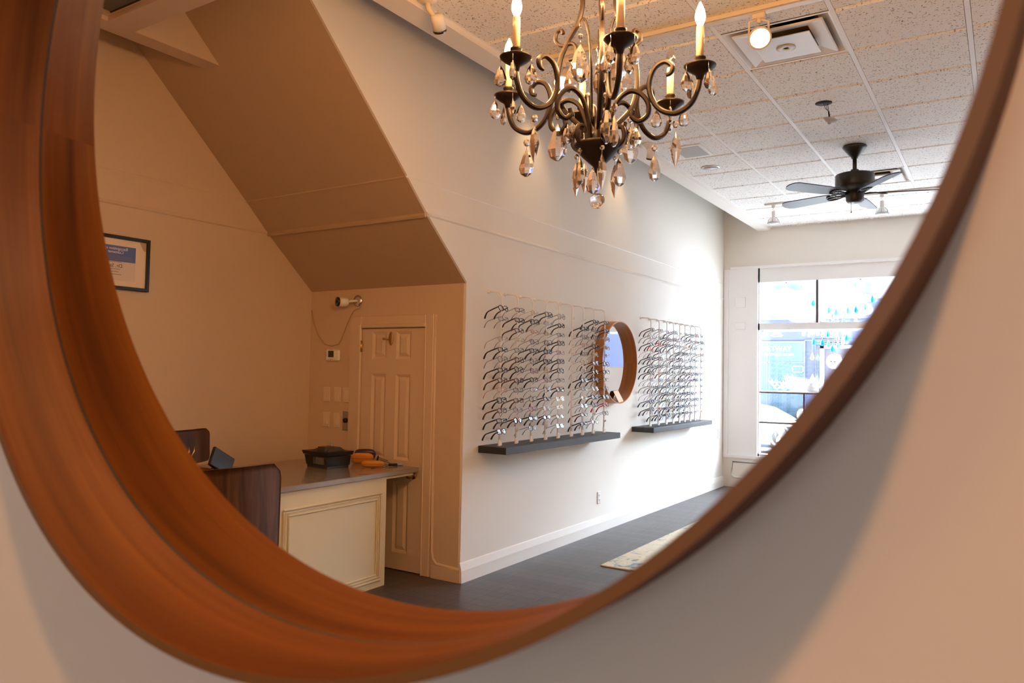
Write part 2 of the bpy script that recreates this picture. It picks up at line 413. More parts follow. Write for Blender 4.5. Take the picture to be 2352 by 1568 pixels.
b.add([v[k] for k in range(NT)]+[v2[k] for k in range(NT)],[(k,(k+1)%NT,NT+(k+1)%NT,NT+k) for k in range(NT)])
struct('wall_back',b,M['nearwall'],'beige wall around the big round mirror','wall')
# near half of the room: the same shop on the viewer's side of the wall
b=MB(); b.box(-9.7,WN,YC,YC+.1,Fl,TOP); b.box(-9.7,WN,YR-.1,YR,Fl,TOP)
b.box(-9.8,-9.7,YR,YA,1.44,TOP); b.box(-9.8,-9.7,YR,YA,Fl,-.8); b.box(-9.8,-9.7,1.6,YC,Fl,TOP); b.box(-9.8,-9.7,YR,-1.9,-1.075,1.44)
struct('wall_near',b,M['wall'],'plain walls of the room on the viewer side','wall')
struct('ceiling_near',MB().box(-9.8,WN,YR-.1,YC+.1,CE,CE+.1),M['tee'],'plain ceiling on the viewer side','ceiling')
w2=thing('window_2','street window at the viewer end of the room','window',(-9.75,1,-1.07),kind='structure')
b=MB(); b.box(-9.79,-9.71,-1.9,1.6,-.81,-.77); b.box(-9.79,-9.71,-.2,-.12,-.77,1.44); b.build('frame',M['winwhite'],w2)

# ------------------------------------------------------------------ large round mirror frame
mr=thing('round_mirror','huge round bent-wood mirror frame in the foreground, surrounding the view of the shop','mirror',(XB,YM,ZM-.39))
b=MB()
XS=[.283,.303,.323,.343,.3605,.3635,.378,.398,.421]; TK=.006
def joint(th): return 0.03<((th-2.9)%(2*PI))/(2*PI)<.0301
rows=[]
for x in XS:
    rows.append([(x,YM+ring_at(x,t)*cos(t),ZM+ring_at(x,t)*sin(t)) for t in TH])
outs=[[(x,YM+(ring_at(x,t)+TK)*cos(t),ZM+(ring_at(x,t)+TK)*sin(t)) for t in TH] for x in (.283,.352,.421)]
def strip(A,B,x0,x1,midx,flip,sm=True):
    for k in range(NT):
        l=(k+1)%NT; a=[A[k],A[l],B[l],B[k]]; t0=TH[k]; t1=TH[k]+2*PI/NT
        u=[(t0*.39,x0),(t1*.39,x0),(t1*.39,x1),(t0*.39,x1)]
        b.m=midx(t0)
        b.add(a[::-1] if flip else a,[(0,1,2,3)],sm,[u[::-1] if flip else u])
up=lambda t: 1 if 0.9<t<3.17 else 0      # second veneer length, joined at the left
for i in range(len(XS)-1):
    strip(rows[i],rows[i+1],XS[i],XS[i+1],(lambda t:3) if i==4 else up,True)
strip(outs[0],outs[1],.283,.352,up,False); strip(outs[1],outs[2],.352,.421,up,False)
strip(rows[0],outs[0],.283,.289,lambda t:2,False); strip(rows[-1],outs[2],.421,.427,lambda t:2,True)
rim=b.build('rim',[M['rimwood'],M['rimwood2'],M['rimedge'],M['seam']],mr)

# ------------------------------------------------------------------ second round mirror on the long wall
m2=thing('round_mirror','round wall mirror with deep orange wooden rim between the two eyewear racks','mirror',(6.88,YA,.11))
b=MB(); Rm=.40; yf=YA-.095
prof=[(Rm,YA-.001),(Rm,yf),(Rm-.008,yf),(Rm-.008,YA-.012)]
vs=[];n=72
for k in range(n):
    a=2*PI*k/n
    for r,y in prof: vs.append((6.88+r*cos(a),y,.11+r*sin(a)))
for k in range(n):
    l=(k+1)%n
    for i in range(3):
        q=[vs[k*4+i],vs[k*4+i+1],vs[l*4+i+1],vs[l*4+i]]; u0,u1=2*PI*k/n*.4,2*PI*(k+1)/n*.4
        b.add(q,[(0,1,2,3)],True,[[(u0,prof[i][1]),(u0,prof[i+1][1]),(u1,prof[i+1][1]),(u1,prof[i][1])]])
b.build('rim',M['rim2'],m2)
b=MB(); b.lathe([(Rm-.008,YA-.02),(Rm-.008,YA-.012)],(6.88,0,.11),64,'y',smooth=False); b.build('glass',M['mirror'],m2)
b=MB(); b.add([(6.86,yf+.004,-.278),(6.99,yf+.012,-.272),(6.97,YA-.03,-.165),(6.85,YA-.035,-.17),(6.86,yf+.006,-.280),(6.99,yf+.014,-.274),(6.97,YA-.028,-.167),(6.85,YA-.033,-.172)],[(0,1,2,3),(7,6,5,4),(0,4,5,1),(1,5,6,2),(2,6,7,3),(3,7,4,0)])
tag(b.build('paper_card',M['tag'],base=(6.92,YA-.05,-.28)),'small tan card propped inside the bottom of the wall mirror rim','card')

# ------------------------------------------------------------------ display shelves with eyewear rods
SZ=-.543
for x0,x1,yf,lab in ((4.635,6.571,3.017,'longer black wall shelf near the small door, holding the first eyewear rack'),(7.37,9.21,3.017,'black wall shelf past the round wall mirror, holding the second eyewear rack')):
    tag(MB().rbox(x0,x1,yf,YA,SZ-.051,SZ,.002).build('wall_shelf',M['blackshelf'],base=(x0,YA,SZ-.05)),lab,'shelf','black display shelves')

ORD=['first','second','third','fourth','fifth','sixth','seventh','eighth','ninth','tenth','eleventh','twelfth','thirteenth']
YRD=3.138; PITCH=.0753; Z0=.466
# rod meshes
def rod_path():
    p=[(0,0,SZ+.003),(0,0,-.2),(0,0,.2),(0,0,.545)]
    for k in range(1,7): a=PI/2*k/6; p.append((0,.045-.045*cos(a),.545+.045*sin(a)))
    p.append((0,YA-YRD-.012,.594)); return p
def rod_parts():
    pole=MB().tube(rod_path(),.0058,8)
    sock=MB().lathe([(.013,SZ+.0005),(.013,SZ+.004),(.009,SZ+.006),(.009,SZ+.045)],(0,0,0),10); sock.rbox(.012,.03,-.008,.008,SZ+.001,SZ+.035,.003)
    mount=MB().lathe([(.014,YA-YRD-.001),(.014,YA-YRD-.006),(.008,YA-YRD-.008),(.008,YA-YRD-.02)],(0,0,.594),10,'y')
    return pole,sock,mount
pole_me=sock_me=mount_me=None
clip_me=None
def make_rod(x,label,group):
    global pole_me,sock_me,mount_me,clip_me
    t=thing('eyewear_rod',label,'display rod',(x,YRD,SZ),group)
    if pole_me is None:
        a,b_,c=rod_parts(); base=(0,0,SZ)
        pole_me=a.mesh('pole',M['acrylic'],base); sock_me=b_.mesh('base_socket',M['acrylic'],base); mount_me=c.mesh('wall_mount',M['acrylic'],base)
        k=MB(); k.rbox(-.009,.009,-.020,-.004,-.007,.008,.003); k.rbox(-.006,.006,-.026,-.018,-.004,.012,.002); clip_me=k.mesh('nose_clip',M['acrylic'])
    for nm,me in (('pole',pole_me),('base_socket',sock_me),('wall_mount',mount_me)):
        o=bpy.data.objects.new(nm,me); COL.objects.link(o); o.parent=t
    for s in range(13):
        o=bpy.data.objects.new('nose_clip',clip_me); COL.objects.link(o); o.parent=t; o.location=(0,0,Z0-s*PITCH-SZ)
    return t
rods1=[4.728,4.953,5.173,5.391,5.60,5.83,6.036,6.245,6.466]
rods2=[7.563,7.79,8.012,8.22,8.408,8.58,8.765,8.93,9.128]
for i,x in enumerate(rods1): make_rod(x,'clear acrylic eyewear rod, %s from the door, on the longer black shelf'%ORD[i],'rods of the first rack')
for i,x in enumerate(rods2): make_rod(x,'clear acrylic eyewear rod, %s past the wall mirror, on the farther black shelf'%ORD[i],'rods of the second rack')

# eyeglasses -------------------------------------------------------
def outline(kind,n=20):
    pts=[]
    for k in range(n):
        a=2*PI*k/n; c,s=cos(a),sin(a)
        if kind=='round': x,z=.0235*c,.0225*s
        elif kind=='oval': x,z=.0255*c,.0175*s
        elif kind=='square': e=.42; x=.0265*abs(c)**e*(1 if c>0 else -1); z=.0195*abs(s)**e*(1 if s>0 else -1)
        elif kind=='rectangular': e=.45; x=.0270*abs(c)**e*(1 if c>0 else -1); z=.0150*abs(s)**e*(1 if s>0 else -1)
        elif kind=='cat-eye':
            e=.62; x=.0265*abs(c)**e*(1 if c>0 else -1); z=.0185*abs(s)**e*(1 if s>0 else -1); z+=.006*max(0,x/.0265)*max(0,s)
        else: e=.75; x=.0265*abs(c)**e*(1 if c>0 else -1); z=.021*abs(s)**e*(1 if s>0 else -1); x*=1-.18*max(0,-s)
        pts.append((x,z))
    return pts
SHAPES=['rectangular','square','round','oval','cat-eye','aviator']
GM={}
mdummy=mat('frame_acetate_black',(.012,.011,.012),.25,coat=.3)
def glasses_meshes(shape,thick):
    k=(shape,thick)
    if k in GM: return GM[k]
    r=.0035 if thick else .0019; ol=outline(shape); fr=MB()
    for sx in (-1,1):
        pts=[(sx*(.034+p[0]),-.002*(p[0]/.027)*-1,p[1]) for p in ol]
        fr.tube(pts,r,6,closed=True,flat=1.0)
    zb=.006
    fr.tube([(-.0105,0,zb),(-.005,-.001,zb+.004),(.005,-.001,zb+.004),(.0105,0,zb)],r*1.1,6)
    for sx in (-1,1): fr.tube([(sx*.058,.001,.009),(sx*.0655,.002,.0095),(sx*.067,.008,.0095)],r*1.25,6)
    lens={}
    for sx,nm in ((-1,'a'),(1,'b')):
        lb=MB(); pp=[(sx*(.034+p[0]*.97),p[1]*.97) for p in ol]
        lb.prism(pp,-.0006,.0008,'y'); lens[sx]=lb.mesh('lens',M['lens'])
    tm={}
    for sx in (-1,1):
        tb=MB(); rr=(r*1.45 if thick else r*1.0)
        tb.tube([(sx*.067,.008,.0095),(sx*.069,.05,.0095),(sx*.069,.094,.008),(sx*.067,.112,.0015),(sx*.064,.130,-.013),(sx*.062,.143,-.027)],[rr,rr,rr*.9,rr*1.05,rr*1.15+.0004,rr*1.2+.0006],6)
        tm[sx]=tb.mesh('temple',mdummy)
    fm=fr.mesh('front',mdummy)
    GM[k]=(fm,lens,tm); return GM[k]
def fm(n,c,metal=0,rough=.25,trans=0):
    return mat('frame_'+n,c,rough,metal=metal,trans=trans,coat=.2)
FC={'black':(mdummy,1),'thin black':(fm('thin_black',(.015,.015,.017),.4),0),'gunmetal':(fm('gunmetal',(.10,.10,.11),.9,.3),0),
 'thin gold':(fm('gold',(.55,.36,.17),1,.25),0),'tortoiseshell':(fm('tortoise',(.11,.035,.012)),1),'dark brown':(fm('brown',(.045,.02,.014)),1),
 'navy':(fm('navy',(.02,.025,.09)),1),'red':(fm('red',(.42,.02,.03)),1),'rose pink':(fm('pink',(.62,.24,.2)),0),'purple':(fm('purple',(.20,.03,.17)),0),
 'clear':(fm('clear',(.75,.73,.70),0,.15,.5),1),'silver':(fm('silver',(.5,.5,.52),1,.25),0),'olive green':(fm('olive',(.12,.16,.03)),1)}
PAL=['black']*9+['thin black']*9+['gunmetal']*5+['tortoiseshell']*4+['dark brown']*4+['thin gold']*3+['navy']*2+['silver']*2+['rose pink']+['purple']+['clear']*2
TIPB=FC['black'][0]
def make_glasses(x,z,shape,col,label,group):
    mt,thick=FC[col]; f,l,t=glasses_meshes(shape,thick)
    root=thing('eyeglasses',label,'glasses',(x,YRD-.020,z),group)
    root.rotation_euler=(math.radians(-random.uniform(15,21)),random.uniform(-.03,.03),random.uniform(-.07,.07))
    def put(nm,me,mm=None):
        o=bpy.data.objects.new(nm,me); COL.objects.link(o); o.parent=root
        if mm: o.material_slots[0].link='OBJECT'; o.material_slots[0].material=mm
        return o
    put('front',f,mt)
    for sx in (-1,1): put('lens',l[sx])
    for sx in (-1,1): put('temple',t[sx],mt)
    return root
# which pegs stand empty, and the frames that can be told by colour
EMPTY1={0:[2],1:[12],2:[],3:[12],4:[],5:list(range(13)),6:[0],7:[11],8:[12]}
EMPTY2={0:[12],1:[],2:[],3:[3],4:[0],5:[],6:[],7:[],8:[]}
FIX1={(0,0):('dark brown','aviator'),(0,1):('gunmetal','rectangular'),(0,3):('thin gold','oval'),(0,4):('black','rectangular'),(0,5):('gunmetal','round'),(0,6):('black','rectangular'),(0,7):('tortoiseshell','oval'),(0,8):('rose pink','oval'),(0,9):('black','square'),(0,10):('tortoiseshell','oval'),(0,11):('black','rectangular'),(0,12):('black','square'),
(1,3):('thin gold','rectangular'),(1,5):('tortoiseshell','cat-eye'),(1,6):('black','round'),(1,0):('thin black','rectangular'),(1,1):('dark brown','rectangular'),(2,2):('rose pink','oval'),(3,0):('black','square'),(3,7):('purple','oval'),(3,8):('purple','round'),(4,0):('clear','round'),(4,4):('purple','rectangular'),(4,5):('black','cat-eye'),(8,10):('red','rectangular'),(4,6):('black','round')}
FIX2={(0,10):('navy','square'),(2,10):('olive green','aviator'),(1,2):('red','rectangular'),(3,3):('red','rectangular'),(0,8):('clear','rectangular'),(5,10):('black','rectangular'),(0,2):('black','oval'),(0,4):('black','square')}
for rk,(rods,EM,FX,g,ref) in enumerate(((rods1,EMPTY1,FIX1,'eyeglasses on the first rack','from the door, longer shelf'),(rods2,EMPTY2,FIX2,'eyeglasses on the second rack','past the mirror, farther shelf'))):
    for i,x in enumerate(rods):
        for s in range(13):
            col=random.choice(PAL); sh=random.choice(SHAPES[:4]+['rectangular','square','cat-eye']); dz=random.uniform(-.004,.004)
            if s in EM.get(i,[]): continue
            if (i,s) in FX: col,sh=FX[(i,s)]
            make_glasses(x+random.uniform(-.004,.004),Z0-s*PITCH+dz,sh,col,'%s %s eyeglasses, %s peg down, %s rod %s'%(col,sh,ORD[s],ORD[i],ref),g)

# ------------------------------------------------------------------ small fixtures on the long wall
def outlet(name,x,y,z,label):
    t=thing(name,label,'outlet',(x,y,z))
    MB().rbox(x-.035,x+.035,y-.008,y,z-.057,z+.057,.003).build('cover_plate',M['white'],t)
    for dz in (-.021,.021):
        q=MB().rbox(x-.016,x+.016,y-.0105,y-.007,z+dz-.014,z+dz+.014,.003)
        q.m=1; q.box(x-.007,x-.005,y-.0112,y-.0104,z+dz-.005,z+dz+.006); q.box(x+.005,x+.007,y-.0112,y-.0104,z+dz-.004,z+dz+.006)
        q.build('socket',[M['white'],M['ink']],t)
outlet('wall_outlet',6.629,YA,-1.171,'white duplex outlet low on the long wall below the first rack')
outlet('wall_outlet',10.22,YA,-.78,'white outlet high on the long wall beside the street window')

# ------------------------------------------------------------------ the small door
d=thing('door_1','small cream six-panel door under the stairs, with a brass hook','door',(XD,3.932,Fl),kind='structure')
def panel(b,y0,y1,z0,z1,x):
    # recessed moulding ring and raised field
    e=.03
    for (a0,a1,c0,c1) in ((y0,y1,z1-e,z1),(y0,y1,z0,z0+e)):
        pass
    O=[(y0,z0),(y1,z0),(y1,z1),(y0,z1)]; I=[(y0+.022,z0+.022),(y1-.022,z0+.022),(y1-.022,z1-.022),(y0+.022,z1-.022)]
    J=[(y0+.045,z0+.05),(y1-.045,z0+.05),(y1-.045,z1-.05),(y0+.045,z1-.05)]
    vs=[(x,*p) for p in O]+[(x+.012,*p) for p in I]+[(x+.002,*p) for p in J]
    fs=[]
    for k in range(4):
        l=(k+1)%4; fs+= [(k,l,4+l,4+k),(4+k,4+l,8+l,8+k)]
    fs.append((8,9,10,11)); b.add(vs,fs)
b=MB(); xf=XD-.002
cols=[(3.995,4.142),(3.750,3.897)]; rowsz=[(.080,.292),(-.675,-.032),(-1.36,-.835)]
ysl=[DY0+.004,3.750,3.897,3.995,4.142,DY1-.004]
# stiles and rails around the panels
for y0,y1 in ((ysl[0],ysl[1]),(ysl[2],ysl[3]),(ysl[4],ysl[5])): b.box(xf,xf+.035,y0,y1,Fl+.008,DZ-.004)
for y0,y1 in cols:
    zz=[Fl+.008]+sum([list(r) for r in sorted(rowsz)],[])+[DZ-.004]
    for k in range(0,len(zz),2): b.box(xf,xf+.035,y0,y1,zz[k],zz[k+1])
    for z0,z1 in rowsz: panel(b,y0,y1,z0,z1,xf)
    b.box(xf+.02,xf+.035,y0,y1,Fl+.008,DZ-.004)
b.build('slab',M['doorpaint'],d)
b=MB(); cz=.414
for (y0,y1,z0,z1) in ((DY1,4.369,Fl,cz),(3.53,DY0-.012,Fl,cz),(DY0-.012,DY1,DZ+.004,cz)): b.rbox(XD-.018,XD,y0,y1,z0,z1,.004)
for (y0,y1,z0,z1) in ((DY1,4.30,Fl,.349),(3.595,DY0-.012,Fl,.349),(DY0-.012,DY1,DZ+.004,.349)): b.rbox(XD-.026,XD-.016,y0,y1,z0,z1,.004)
b.build('casing',M['doorpaint'],d)
b=MB(); b.tube([(XD-.014,4.250,.135),(XD-.014,4.250,.225)],.006,8); b.box(XD-.012,XD-.008,4.235,4.262,.14,.22); tag(b.build('hinge',M['gold'],d),'shiny brass hinge')
b=MB(); b.ell((XD-.008,3.948,.237),(.007,.020,.052),16,10); b.tube([(XD-.014,3.95,.232),(XD-.045,3.954,.228),(XD-.062,3.966,.232)],[.005,.005,.006],8); b.ell((XD-.064,3.968,.233),(.011,.011,.011),12,8)
tag(b.build('coat_hook',M['brass'],d),'oval aged brass hook')
b=MB(); b.box(XD-.004,XD+.0,3.606,3.617,-.80,-.70); tag(b.build('strike_plate',M['steel'],d),'dark metal strike plate')
b=MB(); b.box(XD+.04,XD+.06,DY0-.01,DY1,Fl,DZ); b.build('backing',M['dark'],d)
b=MB(); b.ell((XD-.05,3.70,-.775),(.026,.028,.028),16,10); b.tube([(XD-.03,3.70,-.775),(XD,3.70,-.775)],.012,10); b.lathe([(.03,XD-.008),(.03,XD-.001)],(0,3.70,-.775),16,'x'); tag(b.build('knob',M['brass'],d),'round brass knob')

# ------------------------------------------------------------------ fixtures on the stair wall
t=thing('wall_thermostat','white wall thermostat with grey screen left of the small door','thermostat',(XD,4.555,.108))
MB().rbox(XD-.024,XD,4.478,4.632,.062,.155,.012).build('housing',M['white'],t)
MB().rbox(XD-.0255,XD-.022,4.535,4.597,.092,.144,.002).build('screen',mat('lcd_screen',(.05,.055,.04),.2),t)
b=MB()
for y in (4.590,4.572,4.554): b.ell((XD-.024,y,.076),(.003,.005,.005),8,6)
for dz in (-.012,0,.012): b.ell((XD-.024,4.618,.118+dz),(.003,.005,.004),8,6)
b.build('button',mat('thermostat_button',(.45,.40,.36),.4),t)
M['switch']=mat('almond_switch_plastic',(.74,.62,.48),.4)  # white switches, with the alcove's warm light mixed into their colour
def switch(y,z,label):
    t=thing('light_switch',label,'light switch',(XD,y,z),'rocker switches left of the small door')
    MB().rbox(XD-.007,XD,y-.036,y+.036,z-.059,z+.059,.003).build('cover_plate',M['switch'],t)
    b=MB(); b.prism([(XD-.0065,z-.034),(XD-.014,z-.034),(XD-.008,z+.034),(XD-.0065,z+.034)],y-.017,y+.017,'y'); b.build('rocker',M['switch'],t)
for y,z,l in ((4.622,-.206,'white rocker switch, upper row, nearest the alcove corner'),(4.502,-.206,'white rocker switch, upper row, middle of three'),(4.402,-.206,'white rocker switch, upper row, tucked against the door casing'),(4.620,-.408,'white rocker switch, lower row, nearest the alcove corner'),(4.502,-.408,'white rocker switch, lower row, beside the grey dial plate')): switch(y,z,l)
t=thing('dimmer_switch','grey metal plate with black round dial beside the door casing','dimmer',(XD,4.402,-.408))
MB().rbox(XD-.006,XD,4.370,4.438,-.485,-.335,.002).build('cover_plate',M['steel'],t)
MB().lathe([(.020,XD-.006),(.018,XD-.026),(.001,XD-.0265)],(0,4.398,-.405),16,'x').build('dial',M['black'],t)
t=thing('wall_anchor','small blue-grey anchor stuck in the wall below the switches','anchor',(XD,4.55,-.60))
MB().ell((XD-.006,4.550,-.592),(.007,.011,.014),10,8).build('head',mat('anchor_blue',(.35,.55,.65),.3),t)
MB().rbox(XD-.01,XD,4.545,4.556,-.64,-.60,.003).build('tail',mat('anchor_white',(.65,.66,.68),.4),t)

def bullet_cam(loc,rot,label,name='security_camera'):
    """camera body along local -x, lens face at the front"""
    t=thing(name,label,'security camera',loc); t.rotation_euler=rot
    b=MB(); b.lathe([(.001,.045),(.03,.043),(.036,.03),(.037,-.035)],(0,0,0),20,'x'); o=b.build('housing',M['white'],base=(0,0,0)); o.parent=t; o.location=(0,0,0)
    b=MB(); b.lathe([(.0372,-.035),(.037,-.048),(.031,-.050),(.001,-.0495)],(0,0,0),20,'x'); o=b.build('lens_face',M['gloss'],base=(0,0,0)); o.parent=t; o.location=(0,0,0)
    b=MB(); b.lathe([(.011,-.0505),(.011,-.052),(.001,-.052)],(0,0,0),12,'x'); o=b.build('lens',M['dark'],base=(0,0,0)); o.parent=t; o.location=(0,0,0)
    return t
c=bullet_cam((4.36,4.395,.525),(0,.0,-.35),'white bullet camera with black face on the wall above the small door')
def cpart(mb,name,mt,par):   # world-space part of a rotated thing
    bpy.context.view_layer.update()
    mw=par.matrix_world.inverted()@Matrix.Translation((0,0,ZF)); mb.xf(mw); o=mb.build(name,mt,base=(0,0,0)); o.parent=par; o.location=(0,0,0); return o
b=MB(); b.lathe([(.045,XD-.001),(.045,XD-.008),(.02,XD-.012)],(0,4.305,.538),20,'x'); cpart(b,'wall_base',M['chrome'],c)
b=MB(); b.tube([(XD-.01,4.305,.538),(4.405,4.33,.534),(4.392,4.38,.528)],.011,8); cpart(b,'arm',M['white'],c)
pts=[(XD-.008,4.285,.525),(XD-.008,4.272,.50),(XD-.008,4.285,.477),(XD-.008,4.325,.468),(XD-.008,4.35,.455),(XD-.008,4.41,.36),(XD-.008,4.47,.235),(XD-.008,4.50,.198),(XD-.008,4.58,.183),(XD-.008,4.66,.20),(XD-.008,4.74,.28),(XD-.008,4.79,.38),(XD-.008,4.815,.48)]
b=MB(); b.tube(pts,.004,6); cpart(b,'cable',M['soffit'],c)

# ceiling camera by the tile edge, second one further along
c=bullet_cam((3.175,2.545,1.855),(0,-.75,PI+.38),'cream bullet camera hanging from the tiles above the soffit slope')
b=MB(); b.lathe([(.001,CE-.001),(.055,CE-.002),(.05,CE-.018),(.03,CE-.03),(.001,CE-.031)],(3.11,2.57,0),20); cpart(b,'ceiling_base',M['headbeige'],c)
b=MB(); b.tube([(3.11,2.57,CE-.025),(3.115,2.565,1.91),(3.145,2.555,1.885)],.014,8); cpart(b,'arm',M['headbeige'],c)
b=MB(); b.tube([(3.05,2.585,CE-.015),(3.00,2.60,CE-.012),(2.98,2.60,CE-.002)],.006,6); cpart(b,'cable',M['black'],c)
c=bullet_cam((6.12,2.555,1.885),(0,-1.1,PI+.6),'white camera under the tile edge partly behind the chandelier crystals')
b=MB(); b.lathe([(.05,CE-.001),(.05,CE-.012),(.03,CE-.03),(.012,CE-.06)],(6.10,2.57,0),20); cpart(b,'ceiling_base',M['white'],c)

# ------------------------------------------------------------------ framed certificate
t=thing('certificate_frame','black framed certificate with a blue banner on the alcove wall','picture frame',(2.72,YC,.49))
x0,x1,z0,z1=2.44,2.992,.487,.834; b=MB()
for a in ((x0,x0+.022,z0,z1),(x1-.022,x1,z0,z1),(x0+.022,x1-.022,z0,z0+.022),(x0+.022,x1-.022,z1-.022,z1)): b.rbox(a[0],a[1],YC-.028,YC-.001,a[2],a[3],.002)
b.build('frame',M['black'],t)
MB().box(x0+.02,x1-.02,YC-.012,YC-.004,z0+.02,z1-.02).build('mount',M['mat'],t)
b=MB(); b.box(2.53,2.897,YC-.0135,YC-.0118,.545,.768); 
b.build('sheet',mat('certificate_paper',(.72,.64,.60),.6),t)
b=MB(); b.box(2.53,2.897,YC-.0145,YC-.0134,.668,.768); tag(b.build('banner',M['certblue'],t),'blue banner block')
b=MB(); b.prism([(2.925,.809),(2.972,.811),(2.972,.752),(2.953,.757)],YC-.0135,YC-.0118,'y'); tag(b.build('stain',mat('mount_stain',(.50,.36,.25),.7),t),'brown stain in the corner')
def text(body,loc,size,rot,material,parent,mirror=True,ext=.0008,align='CENTER',name='lettering',bold=0):
    cu=bpy.data.curves.new(name,'FONT'); cu.body=body; cu.size=size; cu.extrude=ext; cu.align_x=align; cu.align_y='CENTER'; cu.offset=bold
    cu.materials.append(material); o=bpy.data.objects.new(name,cu); COL.objects.link(o); o.parent=parent
    bpy.context.view_layer.update(); me=bpy.data.meshes.new_from_object(o.evaluated_get(bpy.context.evaluated_depsgraph_get())); bpy.data.objects.remove(o)
    if mirror: me.transform(Matrix.Diagonal((-1,1,1,1))); me.flip_normals()
    o=bpy.data.objects.new(name,me); COL.objects.link(o); o.parent=parent
    pb=parent['_b']; o.location=(loc[0]-pb[0],loc[1]-pb[1],loc[2]-pb[2]); o.rotation_euler=rot
    return o
RY=(PI/2,0,0); RX=(PI/2,0,-PI/2)
text('Recognition of Lifetime',(2.72,YC-.0148,.748),.026,RY,M['paperwhite'],t)
text('Customer Service',(2.72,YC-.0148,.726),.026,RY,M['paperwhite'],t)
text('Dr. Sarai B',(2.735,YC-.0140,.638),.034,RY,M['ink'],t)
b=MB()
for z,w_ in ((.664,.07),(.617,.06),(.60,.05),(.583,.07)): b.box(2.735-w_,2.735+w_,YC-.0140,YC-.0132,z-.002,z+.002)
for z in (.700,.690,.680): b.box(2.56,2.87,YC-.0150,YC-.0142,z-.0012,z+.0012)
b.build('text_line',mat('text_line_ink',(.28,.25,.30),.7),t)

# ------------------------------------------------------------------ desk
TZ=-.708
t=thing('desk','cream panelled desk with a grey top in front of the small door','desk',(3.62,4.1,Fl))
b=MB(); b.rbox(3.05,4.405,3.62,4.66,TZ-.034,TZ,.004); b.build('desk_top',M['desktop'],t)
b=MB(); b.box(3.15,4.088,3.65,4.60,Fl,TZ-.034); b.box(3.13,4.36,3.64,4.62,TZ-.052,TZ-.034); b.build('body',M['deskbody'],t)
b=MB(); y=3.65
def frame_moulding(b,x0,x1,z0,z1,y,w,h):
    for (ax,bx,az,bz) in ((x0,x1,z1-w,z1),(x0,x1,z0,z0+w),(x0,x0+w,z0+w,z1-w),(x1-w,x1,z0+w,z1-w)): b.rbox(ax,bx,y-h,y,az,bz,h*.6)
frame_moulding(b,3.172,4.040,-1.45,-.845,y,.016,.014); frame_moulding(b,3.192,4.020,-1.43,-.865,y,.012,.008); frame_moulding(b,3.214,3.998,-1.408,-.887,y,.010,.012)
b.build('panel_moulding',M['deskbody'],t)

# things on the desk
t=thing('label_printer','black desktop printer with sloping lid on the desk','printer',(4.06,4.16,TZ))
def wedge(b,x0,x1,y0,y1,z0,z1,tx0=0,tx1=0,ty0=0,ty1=0,dz=0):
    v=[(x0,y0,z0),(x1,y0,z0),(x1,y1,z0),(x0,y1,z0),(x0-tx0,y0-ty0,z1-dz),(x1+tx1,y0-ty0,z1),(x1+tx1,y1+ty1,z1),(x0-tx0,y1+ty1,z1-dz)]
    b.add(v,[(0,3,2,1),(4,5,6,7),(0,1,5,4),(1,2,6,5),(2,3,7,6),(3,0,4,7)])
px0,px1,py0,py1=3.90,4.10,4.01,4.27
def prot(b): 
    Mx=Matrix.Translation((4.0,4.14,0))@Matrix.Rotation(math.radians(-8),4,'Z')@Matrix.Translation((-4.0,-4.14,0)); return b.xf(Mx)
b=MB(); wedge(b,px0+.01,px1-.005,py0+.01,py1-.01,TZ,TZ+.02); wedge(b,px0+.005,px1,py0+.005,py1-.005,TZ+.018,TZ+.088,.012,.006,.008,.008); prot(b).build('body',M['gloss'],t)
b=MB(); wedge(b,px0-.012,px1+.012,py0-.012,py1+.012,TZ+.092,TZ+.118,.008,.008,.006,.006); prot(b).build('lid',M['black'],t)
b=MB(); wedge(b,px0+.03,px1-.02,py0+.03,py1-.04,TZ+.119,TZ+.145,-.02,-.03,-.02,-.02,.012); b.box(px0+.02,px0+.1,py0+.06,py0+.14,TZ+.119,TZ+.15); prot(b).build('top_tray',mat('printer_grey',(.06,.055,.055),.5),t)
b=MB(); b.rbox(px0-.0085,px0+.006,py0+.03,py0+.13,TZ+.03,TZ+.078,.002); b.rbox(px0-.0095,px0+.006,py0+.145,py0+.15,TZ+.03,TZ+.078,.001); prot(b).build('front_panel',mat('printer_panel',(.10,.11,.115),.25,coat=.5),t)

def case_mesh(L,W,H,n=28,m=10):
    b=MB(); vs=[];fs=[]
    for i in range(m+1):
        tt=-PI/2+PI*i/m
        for k in range(n):
            a=2*PI*k/n; e=.5; cc=cos(a); ss=sin(a)
            x=abs(cc)**e*(1 if cc>0 else -1)*L/2*(abs(cos(tt))**.45); y=abs(ss)**.7*(1 if ss>0 else -1)*W/2*(abs(cos(tt))**.45)
            y*=1-.25*(2*x/L)**2
            vs.append((x,y,sin(tt)*H/2))
    for i in range(m):
        for k in range(n): l=(k+1)%n; fs.append((i*n+k,i*n+l,(i+1)*n+l,(i+1)*n+k))
    b.add(vs,fs,True); return b
def placed(mb,loc,rot,name,mt,label,cat,parts=()):
    t=thing(name,label,cat,loc); t.rotation_euler=rot
    o=mb.build('shell',mt,base=(0,0,0)); o.parent=t; o.location=(0,0,0)
    for q,nm,mm in parts:
        o=q.build(nm,mm,base=(0,0,0)); o.parent=t; o.location=(0,0,0)
    return t
seamband=lambda L,W: MB().tube([(L/2*.985*abs(cos(a))**.5*(1 if cos(a)>0 else -1),W/2*.99*abs(sin(a))**.7*(1 if sin(a)>0 else -1)*(1-.25*(abs(cos(a)))**1),0) for a in [2*PI*k/28 for k in range(28)]],.0012,5,closed=True)
